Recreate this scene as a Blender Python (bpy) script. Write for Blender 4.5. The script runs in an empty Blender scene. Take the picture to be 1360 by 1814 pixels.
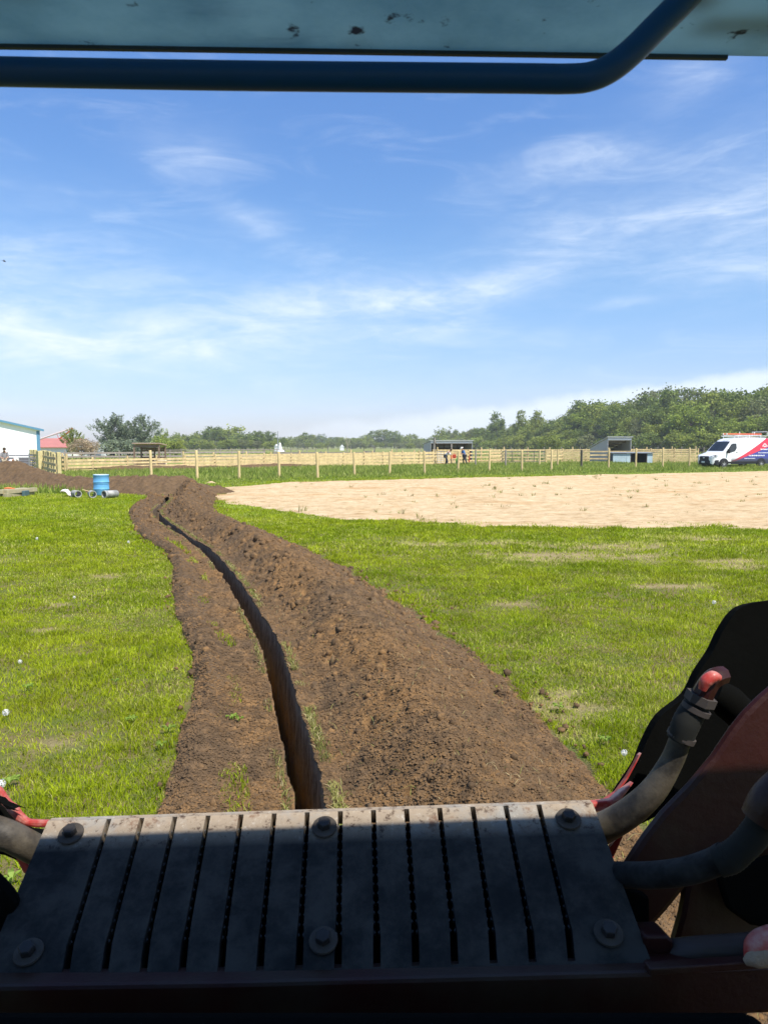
import bpy, bmesh, math, random
import numpy as np
from mathutils import Vector, Matrix, noise as mn
random.seed(7); RNG = np.random.default_rng(7)
R = math.radians
SC = bpy.context.scene
COL = SC.collection

# ------------------------------------------------------------------ camera
CAM_H = 1.8
PITCH = math.atan(117/1320)
cam = bpy.data.cameras.new('camera')
camo = bpy.data.objects.new('camera', cam); COL.objects.link(camo)
cam.sensor_fit = 'VERTICAL'; cam.sensor_height = 36; cam.lens = 36*1320/1814
camo.location = (0, 0, CAM_H); camo.rotation_euler = (math.pi/2-PITCH, 0, 0)
cam.clip_start = .02; cam.clip_end = 9000
cam.dof.use_dof = True; cam.dof.focus_distance = 6; cam.dof.aperture_fstop = 22
SC.camera = camo

# ------------------------------------------------------------------ light
SUN_EL, SUN_AZ = R(57), R(138)          # azimuth measured from +Y towards +X: behind the camera, to the right
sdir = Vector((math.sin(SUN_AZ)*math.cos(SUN_EL), math.cos(SUN_AZ)*math.cos(SUN_EL), math.sin(SUN_EL)))
sun = bpy.data.lights.new('sun', 'SUN'); sun.energy = 4.2; sun.angle = R(.53); sun.color = (1, .95, .86)
suno = bpy.data.objects.new('sun', sun); COL.objects.link(suno)
suno.rotation_euler = sdir.to_track_quat('Z', 'Y').to_euler()
SC.view_settings.view_transform = 'Standard'; SC.view_settings.look = 'None'
SC.view_settings.exposure = 0.75; SC.view_settings.gamma = 1
SC.view_settings.use_curve_mapping = False

class NT:
    def __init__(s, t): s.t = t
    def n(s, typ, **k):
        nd = s.t.nodes.new(typ)
        for a, b in k.items():
            if a.startswith('i_'):
                nm = a[2:]; sk = nd.inputs[int(nm)] if nm.isdigit() else nd.inputs[nm.replace('_', ' ')]
                s.set(sk, b)
            else: setattr(nd, a, b)
        return nd
    def set(s, sk, v):
        if isinstance(v, bpy.types.NodeSocket): s.t.links.new(v, sk)
        else: sk.default_value = v
    def m(s, op, a, b=0.0, c=None):
        nd = s.t.nodes.new('ShaderNodeMath'); nd.operation = op
        s.set(nd.inputs[0], a); s.set(nd.inputs[1], b)
        if c is not None: s.set(nd.inputs[2], c)
        return nd.outputs[0]
    def mix(s, f, a, b, mode='MIX'):
        nd = s.t.nodes.new('ShaderNodeMix'); nd.data_type = 'RGBA'; nd.blend_type = mode
        s.set(nd.inputs[0], f); s.set(nd.inputs[6], a); s.set(nd.inputs[7], b)
        return nd.outputs[2]
    def noise(s, vec, scale, detail=4, rough=.55, dist=0):
        nd = s.t.nodes.new('ShaderNodeTexNoise')
        if vec is not None: s.set(nd.inputs['Vector'], vec)
        nd.inputs['Scale'].default_value = scale; nd.inputs['Detail'].default_value = detail
        nd.inputs['Roughness'].default_value = rough; nd.inputs['Distortion'].default_value = dist
        return nd.outputs['Fac']
    def ss(s, x, lo, hi, a=0.0, b=1.0):
        nd = s.t.nodes.new('ShaderNodeMapRange'); nd.interpolation_type = 'SMOOTHSTEP'
        s.set(nd.inputs[0], x); nd.inputs[1].default_value = lo; nd.inputs[2].default_value = hi
        nd.inputs[3].default_value = a; nd.inputs[4].default_value = b
        return nd.outputs[0]
    def vmul(s, v, xyz):
        nd = s.t.nodes.new('ShaderNodeVectorMath'); nd.operation = 'MULTIPLY'
        s.set(nd.inputs[0], v); nd.inputs[1].default_value = xyz
        return nd.outputs[0]

def c4(c): return (c[0], c[1], c[2], 1)

def make_world():
    w = bpy.data.worlds.new('World'); SC.world = w; w.use_nodes = True
    t = w.node_tree; t.nodes.clear(); N = NT(t)
    out = N.n('ShaderNodeOutputWorld'); bg = N.n('ShaderNodeBackground')
    sky = N.n('ShaderNodeTexSky', sky_type='NISHITA', sun_disc=False, sun_elevation=SUN_EL, sun_rotation=SUN_AZ,
              air_density=1.0, dust_density=.6, ozone_density=2.2, altitude=100)
    tc = N.n('ShaderNodeTexCoord'); v = tc.outputs['Generated']
    sx = N.n('ShaderNodeSeparateXYZ', i_0=v); x, y, z = sx.outputs
    el = N.m('MULTIPLY', N.m('ARCSINE', z), 57.2958)
    az = N.m('MULTIPLY', N.m('ARCTAN2', x, y), 57.2958)
    comb = N.n('ShaderNodeCombineXYZ', i_0=az, i_1=el).outputs[0]
    wob = N.noise(comb, .09, 3, .5)
    elw = N.m('ADD', el, N.m('MULTIPLY', N.m('SUBTRACT', wob, .5), 4.0))
    def blob(a0, e0, sa, se, tilt=0.0):
        da = N.m('SUBTRACT', az, a0); de = N.m('SUBTRACT', N.m('SUBTRACT', elw, e0), N.m('MULTIPLY', da, tilt))
        q = N.m('ADD', N.m('POWER', N.m('DIVIDE', N.m('ABSOLUTE', da), sa), 2.0), N.m('POWER', N.m('DIVIDE', N.m('ABSOLUTE', de), se), 2.0))
        return N.m('POWER', 2.718, N.m('MULTIPLY', q, -1.0))
    def pix(px, py): return math.degrees(math.atan((px-680)/1320)), math.degrees(math.atan((907-py)/1320*math.cos(math.atan((px-680)/1320))))-math.degrees(PITCH)
    spots = [  # px, py, half width deg, half height deg, tilt, strength
        (350, 265, 3.4, 1.7, -.05, .36), (455, 400, 2.4, 1.0, -.15, .38), (180, 598, 17, 1.8, .02, .8),
        (560, 545, 9.0, 1.5, .13, .7), (770, 520, 5.5, .9, .12, .65), (300, 520, 28, 3.2, 0, .34),
        (930, 490, 6, 1.2, .25, .35), (1050, 265, 4.5, .9, 0, .3), (1270, 335, 7.0, 1.1, .03, .38), (950, 320, 5, 1.2, .1, .35), (1050, 415, 8, 1.6, 0, .35),
        (1090, 540, 2.2, .35, .15, .45), (1290, 470, 6, .9, .12, .35), (700, 590, 5.5, .7, .12, .45), (1200, 130, 3, 1.6, .2, .3), (60, 330, 8, 2, 0, .15),
        (1500, 300, 14, 5, 0, .5), (-200, 500, 14, 4, 0, .5), (400, -300, 20, 5, 0, .5), (1200, -500, 20, 6, 0, .5), (680, 700, 30, 3, 0, .16)]
    st1 = N.noise(N.n('ShaderNodeMapping', i_0=comb, i_3=(.10, .42, 1), i_2=(0, 0, R(-12))).outputs[0], 1.0, 7, .62, .8)
    st2 = N.noise(N.n('ShaderNodeMapping', i_0=comb, i_3=(.45, 1.6, 1), i_2=(0, 0, R(14))).outputs[0], 1.0, 6, .65, .5)
    tex = N.ss(N.m('ADD', N.m('MULTIPLY', st1, .65), N.m('MULTIPLY', st2, .35)), .30, .76, .22, .95)
    tot = None
    for px, py, sa, se, tl, s_ in spots:
        a0, e0 = pix(px, py)
        b = N.m('MULTIPLY', blob(a0, e0, sa, se, tl), s_)
        tot = b if tot is None else N.m('ADD', tot, b)
    tot = N.m('MULTIPLY', N.m('MULTIPLY', tot, tex), .86)
    tot = N.m('ADD', tot, N.m('MULTIPLY', N.ss(st1, .48, .78), .16))
    # low cloud bank: its top climbs to the right
    top = N.m('ADD', N.m('ADD', N.m('MULTIPLY', N.m('ADD', az, 14.0), .115), .8), N.m('MULTIPLY', N.m('SUBTRACT', N.noise(comb, .22, 6, .6), .5), 2.2))
    bank = N.m('MULTIPLY', N.ss(N.m('SUBTRACT', top, el), -.15, .9), N.m('MULTIPLY', N.ss(az, -18, 6), .78))
    tot = N.m('MINIMUM', N.m('MAXIMUM', tot, bank), .93)
    # a little extra blue high up, paler near the horizon as in a humid May sky
    grad = N.ss(el, 0, 30)
    tint = N.mix(N.ss(el, 0, 14), (.93, .93, 1.22, 1), (.84, 1.05, 1.22, 1)); tint = N.mix(N.ss(el, 6, 32), tint, (.80, 1.12, 1.52, 1))
    skyc = N.mix(1.0, sky.outputs[0], tint, 'MULTIPLY')
    cloud = (7.0, 7.7, 8.6, 1)
    col = N.mix(tot, skyc, cloud)
    t.links.new(col, bg.inputs[0]); bg.inputs[1].default_value = .085
    t.links.new(bg.outputs[0], out.inputs[0])
make_world()

# ------------------------------------------------------------------ helpers
def W(px, py, depth):
    """world point that lies `depth` metres in front of the camera on the photo pixel (px, py)"""
    a = (px-680)/1320*depth; b = (py-907)/1320*depth
    return Vector((a, depth*math.cos(PITCH)-b*math.sin(PITCH), CAM_H-depth*math.sin(PITCH)-b*math.cos(PITCH)))
def G(px, py, z=0.0):
    a = (px-680)/1320; b = (py-907)/1320
    dy = math.cos(PITCH)-b*math.sin(PITCH); dz = -math.sin(PITCH)-b*math.cos(PITCH)
    t = (z-CAM_H)/dz
    return Vector((a*t, dy*t, z))
def X_at(px, D): return (px-680)/1320*D

MATS = {}
def mat(name, col, rough=.8, var=.25, scale=6.0, bump=0.0, bscale=40.0, metallic=0.0, col2=None, c2amt=.5, c2scale=2.0, stretch=(1, 1, 1), spec=.3, objvar=0.0, tint_attr=None, trans=0.0, coords='Object'):
    if name in MATS: return MATS[name]
    m = bpy.data.materials.new(name); m.use_nodes = True; MATS[name] = m
    t = m.node_tree; N = NT(t); p = t.nodes['Principled BSDF']
    tc = N.n('ShaderNodeTexCoord').outputs[coords]
    v = N.n('ShaderNodeMapping', i_0=tc, i_3=stretch).outputs[0]
    nz = N.noise(v, scale, 5, .6)
    base = c4(col)
    cc = base
    if col2 is not None:
        f = N.ss(N.noise(v, c2scale, 5, .65), .5-.25*c2amt, .78-.25*c2amt)
        cc = N.mix(f, base, c4(col2))
    br = N.m('ADD', N.m('MULTIPLY', N.m('SUBTRACT', nz, .5), 2*var*1.6), 1.0)
    if objvar:
        oi = N.n('ShaderNodeObjectInfo').outputs['Random']
        br = N.m('MULTIPLY', br, N.m('ADD', N.m('MULTIPLY', oi, objvar*2), 1-objvar))
    if tint_attr:
        at = N.n('ShaderNodeAttribute', attribute_name=tint_attr)
        br = N.m('MULTIPLY', br, at.outputs['Fac'])
    g = N.n('ShaderNodeCombineXYZ', i_0=br, i_1=br, i_2=br).outputs[0]
    fin = N.mix(1.0, cc, g, 'MULTIPLY')
    t.links.new(fin, p.inputs['Base Color'])
    p.inputs['Roughness'].default_value = rough; p.inputs['Metallic'].default_value = metallic
    p.inputs['Specular IOR Level'].default_value = spec
    if bump:
        b = N.n('ShaderNodeBump', i_Strength=bump, i_Distance=.02); b2 = N.noise(v, bscale, 6, .65)
        t.links.new(b2, b.inputs['Height']); t.links.new(b.outputs[0], p.inputs['Normal'])
    if trans:
        out = [n for n in t.nodes if n.type == 'OUTPUT_MATERIAL'][0]
        tr = N.n('ShaderNodeBsdfTranslucent'); t.links.new(fin, tr.inputs[0])
        ms = N.n('ShaderNodeMixShader', i_0=trans); t.links.new(p.outputs[0], ms.inputs[1]); t.links.new(tr.outputs[0], ms.inputs[2])
        t.links.new(ms.outputs[0], out.inputs[0])
    return m

def link(name, me, material=None, parent=None):
    o = bpy.data.objects.new(name, me); COL.objects.link(o)
    if material is not None:
        for mm in (material if isinstance(material, (list, tuple)) else [material]): me.materials.append(mm)
    if parent is not None: o.parent = parent
    return o
def tag(o, label=None, cat=None, group=None, kind=None):
    if label: o['label'] = label
    if cat: o['category'] = cat
    if group: o['group'] = group
    if kind: o['kind'] = kind
    return o
def empty(name, loc, rz=0.0):
    o = bpy.data.objects.new(name, None); COL.objects.link(o); o.location = loc; o.rotation_euler = (0, 0, rz)
    o.empty_display_size = .2
    return o
def copy_tree(o, parent=None):
    c = o.copy(); COL.objects.link(c)
    if parent is not None: c.parent = parent
    for ch in [k for k in bpy.data.objects if k.parent == o]: copy_tree(ch, c)
    return c

class MB:
    """collects shapes, links them as ONE mesh object"""
    def __init__(s): s.v = []; s.f = []; s.mi = []
    def add(s, vs, fs, mi=0):
        b = len(s.v); s.v += [tuple(p) for p in vs]; s.f += [tuple(i+b for i in f) for f in fs]; s.mi += [mi]*len(fs)
    def box(s, c, size, rz=0.0, mi=0, M=None):
        x, y, z = (d/2 for d in size)
        m = M if M is not None else Matrix.Rotation(rz, 3, 'Z')
        pts = [Vector(c)+m@Vector(p) for p in ((-x,-y,-z),(x,-y,-z),(x,y,-z),(-x,y,-z),(-x,-y,z),(x,-y,z),(x,y,z),(-x,y,z))]
        s.add(pts, [(0,3,2,1),(4,5,6,7),(0,1,5,4),(1,2,6,5),(2,3,7,6),(3,0,4,7)], mi)
    def bar(s, a, b, w, h, mi=0):
        a, b = Vector(a), Vector(b); d = (b-a); L = d.length; d.normalize()
        up = Vector((0,0,1)) if abs(d.z) < .95 else Vector((0,1,0))
        r = d.cross(up).normalized(); u = r.cross(d)
        M = Matrix((r, d, u)).transposed()
        s.box((a+b)/2, (w, L, h), M=M, mi=mi)
    def tube(s, pts, rad, n=12, mi=0, caps=True):
        pts = [Vector(p) for p in pts]; rads = rad if isinstance(rad, (list, tuple)) else [rad]*len(pts)
        vs = []; prev = None
        for i, p in enumerate(pts):
            d = (pts[min(i+1, len(pts)-1)]-pts[max(i-1, 0)]).normalized()
            if prev is None:
                up = Vector((0,0,1)) if abs(d.z) < .9 else Vector((1,0,0))
                r = d.cross(up).normalized()
            else: r = (prev-d*prev.dot(d)).normalized()
            prev = r; u = d.cross(r)
            for k in range(n):
                a = 2*math.pi*k/n; vs.append(p+(r*math.cos(a)+u*math.sin(a))*rads[i])
        fs = [(i*n+k, i*n+(k+1) % n, (i+1)*n+(k+1) % n, (i+1)*n+k) for i in range(len(pts)-1) for k in range(n)]
        if caps: fs += [tuple(range(n))[::-1], tuple((len(pts)-1)*n+k for k in range(n))]
        s.add(vs, fs, mi)
    def lathe(s, prof, c=(0,0,0), n=24, M=None, mi=0):
        c = Vector(c); vs = []
        for r, z in prof:
            for k in range(n):
                a = 2*math.pi*k/n; p = Vector((r*math.cos(a), r*math.sin(a), z))
                vs.append(c+(M@p if M is not None else p))
        m = len(prof)
        fs = [(i*n+k, i*n+(k+1) % n, (i+1)*n+(k+1) % n, (i+1)*n+k) for i in range(m-1) for k in range(n)]
        fs += [tuple(range(n))[::-1], tuple((m-1)*n+k for k in range(n))]
        s.add(vs, fs, mi)
    def prism(s, poly, off, mi=0):
        poly = [Vector(p) for p in poly]; off = Vector(off); n = len(poly)
        s.add(poly+[p+off for p in poly], [tuple(range(n)), tuple(range(2*n-1, n-1, -1))]+[(i, i+n, (i+1) % n+n, (i+1) % n) for i in range(n)], mi)
    def build(s, name, material, parent=None, smooth=False, bevel=0.0, seg=2):
        me = bpy.data.meshes.new(name); me.from_pydata(s.v, [], s.f)
        o = link(name, me, material, parent)
        if any(s.mi): me.polygons.foreach_set('material_index', s.mi)
        bm = bmesh.new(); bm.from_mesh(me); bmesh.ops.recalc_face_normals(bm, faces=bm.faces); bm.to_mesh(me); bm.free()
        if smooth:
            me.polygons.foreach_set('use_smooth', [True]*len(me.polygons))
            me.set_sharp_from_angle(angle=R(40))
        if bevel:
            b = o.modifiers.new('bevel', 'BEVEL'); b.width = bevel; b.segments = seg; b.limit_method = 'ANGLE'; b.angle_limit = R(35)
        me.update()
        return o

def np_mesh(name, verts, faces_flat, loop_tot, material, parent=None, tint=None, smooth=False):
    me = bpy.data.meshes.new(name)
    me.vertices.add(len(verts)); me.vertices.foreach_set('co', np.ascontiguousarray(verts, dtype=np.float32).ravel())
    me.loops.add(len(faces_flat)); me.loops.foreach_set('vertex_index', np.ascontiguousarray(faces_flat, dtype=np.int32))
    me.polygons.add(len(loop_tot)); st = np.concatenate([[0], np.cumsum(loop_tot)[:-1]]).astype(np.int32)
    me.polygons.foreach_set('loop_start', st)
    if smooth: me.polygons.foreach_set('use_smooth', np.ones(len(loop_tot), bool))
    me.update(calc_edges=True); me.validate()
    if tint is not None:
        for k, arr in (tint.items() if isinstance(tint, dict) else [('tint', tint)]):
            a = me.attributes.new(k, 'FLOAT', 'POINT'); a.data.foreach_set('value', np.ascontiguousarray(arr, dtype=np.float32))
    return link(name, me, material, parent)
def grid_faces(ny, nx):
    i = np.arange(ny-1)[:, None]*nx+np.arange(nx-1)[None, :]
    q = np.stack([i, i+1, i+nx+1, i+nx], -1).reshape(-1, 4)
    return q.ravel(), np.full(len(q), 4)
# fast lattice noise
_P = RNG.permutation(4096); _V = RNG.random(4096)
def vnoise(x, y, seed=0):
    x = np.asarray(x, float)+seed*17.31; y = np.asarray(y, float)+seed*9.73
    xi = np.floor(x).astype(int); yi = np.floor(y).astype(int); fx = x-xi; fy = y-yi
    fx = fx*fx*(3-2*fx); fy = fy*fy*(3-2*fy)
    def h(a, b): return _V[_P[(_P[a & 4095]+b) & 4095]]
    return (h(xi, yi)*(1-fx)+h(xi+1, yi)*fx)*(1-fy)+(h(xi, yi+1)*(1-fx)+h(xi+1, yi+1)*fx)*fy
def fbm(x, y, o=4, seed=0, g=.5):
    s = 0; a = 1; n = 0; f = 1
    for k in range(o): s = s+a*vnoise(x*f, y*f, seed+k); n += a; a *= g; f *= 2.03
    return s/n
def ridged(x, y, o=3, seed=0):
    s = 0; a = 1; n = 0; f = 1
    for k in range(o): s = s+a*(1-np.abs(2*vnoise(x*f, y*f, seed+k)-1)); n += a; a *= .55; f *= 2.1
    return s/n
def sstep(x, a, b):
    t = np.clip((x-a)/(b-a), 0, 1); return t*t*(3-2*t)
def catmull(P, per=12):
    P = [np.array(p, float) for p in P]; P = [2*P[0]-P[1]]+P+[2*P[-1]-P[-2]]; out = []
    for i in range(1, len(P)-2):
        for k in range(per):
            t = k/per; a, b, c, d = P[i-1:i+3]
            out.append(.5*((2*b)+(-a+c)*t+(2*a-5*b+4*c-d)*t*t+(-a+3*b-3*c+d)*t**3))
    out.append(P[-2]); return np.array(out)

# ------------------------------------------------------------------ the lie of the land
TR = [(.10, -3), (.06, .5), (-.06, 2.0), (-.37, 3.61), (-.48, 4.12), (-.665, 4.99), (-1.03, 6.58), (-1.49, 8.11), (-2.0, 9.73), (-2.98, 12.5), (-3.9, 14.6), (-5.43, 18.1), (-6.25, 20.4), (-6.75, 22.6), (-7.25, 24.8), (-7.75, 26.6), (-8.3, 28.2)]
PATH = catmull(TR, 14)
dP = np.gradient(PATH, axis=0); TAN = dP/np.linalg.norm(dP, axis=1)[:, None]
def lateral(x, y):
    """signed distance from the trench centre line (right is positive) and nearest station"""
    best = np.full(x.shape, 1e9); sgn = np.zeros(x.shape); idx = np.zeros(x.shape, int)
    for i in range(len(PATH)-1):
        a = PATH[i]; b = PATH[i+1]; d = b-a; L2 = d@d
        t = np.clip(((x-a[0])*d[0]+(y-a[1])*d[1])/L2, 0, 1)
        qx = x-a[0]-t*d[0]; qy = y-a[1]-t*d[1]; dd = qx*qx+qy*qy; m = dd < best
        best = np.where(m, dd, best); sgn = np.where(m, np.sign(qx*d[1]-qy*d[0]), sgn); idx = np.where(m, i, idx)
    return np.sqrt(best)*sgn, idx
def wid_l(y): return .74+.06*np.sin(y*.9)
def wid_r(y): return np.interp(y, [0, 3.5, 5, 8, 12, 18, 24, 29], [1.55, 1.60, 1.66, 1.75, 1.72, 1.62, 1.6, 1.9])
def seg_d(x, y, pts):
    best = np.full(np.shape(x), 1e9); tt = np.zeros(np.shape(x)); n = len(pts)-1
    for i in range(n):
        a = np.array(pts[i][:2]); b = np.array(pts[i+1][:2]); d = b-a
        t = np.clip(((x-a[0])*d[0]+(y-a[1])*d[1])/(d@d), 0, 1)
        dd = np.hypot(x-a[0]-t*d[0], y-a[1]-t*d[1]); m = dd < best
        best = np.where(m, dd, best); tt = np.where(m, i+t, tt)
    return best, tt
# second ridge of spoil, running left from the head of the trench: x, y, half width, height
RIDGE = [(-6.6, 28.6, 1.3, .30), (-7.9, 28.9, 1.9, .62), (-10, 29.4, 1.7, .62), (-12.4, 30.6, 1.7, .50), (-14.3, 32.2, 1.9, .62), (-15.9, 33.6, 2.2, .75), (-17.6, 35.4, 2.5, 1.05), (-19.2, 37.4, 2.2, .8), (-22, 41, 1.8, .5)]
RIDGE2 = [(-26, 52, .8, .2), (-20.5, 52.3, 1.2, .45), (-17, 54, 1.2, .42), (-12.5, 58, 1.2, .28), (-9, 60.5, 1.2, .42), (-4, 63.5, .9, .2), (4, 70.5, .9, .2), (12, 74.3, .8, .16), (20, 75, .7, .12)]
def ridge_h(x, y, RD):
    d, t = seg_d(x, y, RD); w = np.interp(t, range(len(RD)), [p[2] for p in RD]); h = np.interp(t, range(len(RD)), [p[3] for p in RD])
    q = np.clip(1-d/w, 0, 1)
    return h*sstep(q, 0, .95), d-w
SAND = [(-5.9, 26.6), (-4.9, 24.2), (-3.78, 21.6), (-1.74, 19.0), (.27, 17.6), (2.75, 16.5), (5.4, 16.1), (8.4, 16.0), (30, 16.4), (60, 24), (64, 52), (36, 55.6), (27.4, 53), (10.9, 45), (0, 39.8), (-5.0, 36.7), (-6.9, 31.6)]
def sand_sd(x, y):
    """>0 inside the sand area"""
    n = len(SAND); ins = np.zeros(np.shape(x), bool)
    for i in range(n):
        x1, y1 = SAND[i]; x2, y2 = SAND[(i+1) % n]
        c = ((y1 > y) != (y2 > y)) & (x < (x2-x1)*(y-y1)/(y2-y1+1e-12)+x1); ins ^= c
    d, _ = seg_d(x, y, SAND+[SAND[0]])
    return np.where(ins, d, -d)

def sand_jit(x, y): return 1.6*(fbm(x*.45, y*.45, 4, 25)-.5)+1.3*(fbm(x*1.8, y*2.6, 4, 26, .6)-.5)
BARE = [tuple(G(a, b)[:2])+(r,) for a, b, r in [(a_, b_, r_*(.55 if b_ > 1050 else .85)) for a_, b_, r_ in [(115, 1070, .22), (125, 1090, .13), (90, 1315, .12), (1000, 985, .75), (1080, 968, .65), (880, 963, .45), (1225, 955, .45), (1280, 995, .35), (1030, 990, .5), (1150, 985, .3), (1020, 1300, .22), (975, 1250, .28), (1000, 1230, .16), (1310, 1005, .3), (760, 965, .4), (980, 1270, .2), (130, 1325, .10), (80, 1115, .15), (190, 1020, .2), (1190, 1040, .3), (905, 1075, .22)]]]
def bare(x, y):
    b = np.zeros(np.shape(x))
    for cx, cy, r in BARE:
        d = np.hypot((x-cx)/1.9, y-cy)/r
        b = np.maximum(b, 1-sstep(d*.75+1.9*(fbm(x*4.5, y*4.5, 4, 5)-.45), .25, 1.15))
    return b

# ------------------------------------------------------------------ ground materials
def ground_mat():
    m = bpy.data.materials.new('lawn_soil'); m.use_nodes = True; t = m.node_tree; N = NT(t); p = t.nodes['Principled BSDF']
    geo = N.n('ShaderNodeNewGeometry').outputs['Position']
    n1 = N.noise(geo, .25, 5, .6); n2 = N.noise(geo, 3.0, 6, .7); n3 = N.noise(N.vmul(geo, (.012, .05, 1)), 1, 5, .6)
    g = N.n('ShaderNodeAttribute', attribute_name='green').outputs['Fac']
    th = N.mix(N.ss(n2, .35, .65), (.20, .155, .075, 1), (.13, .155, .04, 1))
    gr = N.mix(N.ss(n1, .35, .65), (.16, .22, .03, 1), (.23, .29, .045, 1))
    gr = N.mix(N.ss(n2, .45, .75), gr, (.20, .22, .06, 1))
    far = N.mix(N.ss(n3, .4, .62), (.16, .20, .055, 1), (.27, .26, .11, 1))
    f = N.n('ShaderNodeAttribute', attribute_name='far').outputs['Fac']
    b = N.n('ShaderNodeAttribute', attribute_name='dry').outputs['Fac']
    c = N.mix(g, th, gr); c = N.mix(f, c, far); c = N.mix(N.m('MULTIPLY', b, N.ss(n2, .25, .55)), c, (.34, .265, .14, 1))
    t.links.new(c, p.inputs[0]); p.inputs['Roughness'].default_value = 1; p.inputs['Specular IOR Level'].default_value = 0
    bp = N.n('ShaderNodeBump', i_Strength=.8, i_Distance=.05); t.links.new(N.noise(geo, 25, 5, .7), bp.inputs['Height']); t.links.new(bp.outputs[0], p.inputs['Normal'])
    return m
def expand(a, b, step, lo, hi, k=1.16):
    mid = list(np.arange(a, b, step)); L = []; s = step; x = a
    while x > lo: s *= k; x -= s; L.append(x)
    Rr = []; s = step; x = mid[-1]
    while x < hi: s *= k; x += s; Rr.append(x)
    return np.array(L[::-1]+mid+Rr)
gx = expand(-13, 8, .22, -3500, 3500); gy = expand(-2, 31, .22, -300, 5500)
XX, YY = np.meshgrid(gx, gy)
lat, idx = lateral(XX, YY)
wl = wid_l(YY); wr = wid_r(YY)
inside = (lat > -wl+.22) & (lat < wr-.3) & (YY < 28.6) & (YY > -3)
Z = .05*(fbm(XX*.35, YY*.35, 3, 3)-.5)*np.exp(-((XX/60)**2+(YY/70)**2))
# the pasture beyond the fences lies on a very gentle rise
Z = Z+.0*XX
Z = np.where(inside, -1.3, Z)
dist = np.hypot(XX, YY)
bz = bare(XX, YY)
dry = np.maximum(bz, .0)
old = np.exp(-((YY-88)/14)**2)*(XX < 4)*.8*sstep(-XX, -4, 10)
penn = sstep(XX*0+YY, 68, 76)*(1-sstep(YY, 95, 120))*.75
dry = np.maximum(dry, np.maximum(old, penn)*sstep(fbm(XX*.1, YY*.1, 3, 9), .3, .6))
V = np.stack([XX, YY, Z], -1).reshape(-1, 3); F, LT = grid_faces(*XX.shape)
ground = np_mesh('ground', V, F, LT, ground_mat(), tint=dict(green=sstep(dist, 9, 24).ravel(), far=sstep(YY, 55, 90).ravel(), dry=dry.ravel()), smooth=True)
tag(ground, kind='structure')

def soil_mat():
    m = bpy.data.materials.new('dug_soil'); m.use_nodes = True; t = m.node_tree; N = NT(t); p = t.nodes['Principled BSDF']
    geo = N.n('ShaderNodeNewGeometry').outputs['Position']
    a = N.noise(geo, 1.1, 5, .6); b = N.noise(geo, 9, 6, .7); c = N.noise(geo, 60, 5, .7)
    clay = N.n('ShaderNodeAttribute', attribute_name='clay').outputs['Fac']
    top = N.mix(N.ss(b, .3, .7), (.080, .052, .029, 1), (.148, .096, .053, 1))
    cl = N.mix(N.ss(b, .3, .7), (.155, .084, .033, 1), (.25, .142, .058, 1))
    f = N.m('MULTIPLY', clay, N.ss(N.m('ADD', N.m('MULTIPLY', a, .6), N.m('MULTIPLY', b, .4)), .38, .58))
    col = N.mix(f, top, cl)
    col = N.mix(N.ss(c, .52, .80, 0, .55), col, (.24, .16, .09, 1))
    vo = N.n('ShaderNodeTexVoronoi', feature='F1'); t.links.new(geo, vo.inputs['Vector']); vo.inputs['Scale'].default_value = 28
    wall = N.n('ShaderNodeAttribute', attribute_name='wall').outputs['Fac']
    wn = N.noise(N.vmul(geo, (30, 22, 5)), 1, 7, .75)
    wc = N.mix(N.ss(wn, .35, .65), (.115, .085, .058, 1), (.28, .21, .14, 1))
    sep = N.n('ShaderNodeSeparateXYZ', i_0=geo).outputs
    low = N.m('MULTIPLY', N.ss(sep[2], -.18, -.55), N.ss(N.noise(geo, 4, 4, .6), .35, .6))
    wc = N.mix(low, wc, (.36, .20, .06, 1))
    col = N.mix(wall, col, wc)
    t.links.new(col, p.inputs[0]); p.inputs['Roughness'].default_value = .95; p.inputs['Specular IOR Level'].default_value = .15
    h = N.m('ADD', N.m('MULTIPLY', N.noise(geo, 45, 8, .75), 1.0), N.m('MULTIPLY', vo.outputs[0], -.6))
    bp = N.n('ShaderNodeBump', i_Strength=.8, i_Distance=.012); t.links.new(h, bp.inputs['Height']); t.links.new(bp.outputs[0], p.inputs['Normal'])
    return m
SOIL = soil_mat()

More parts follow.
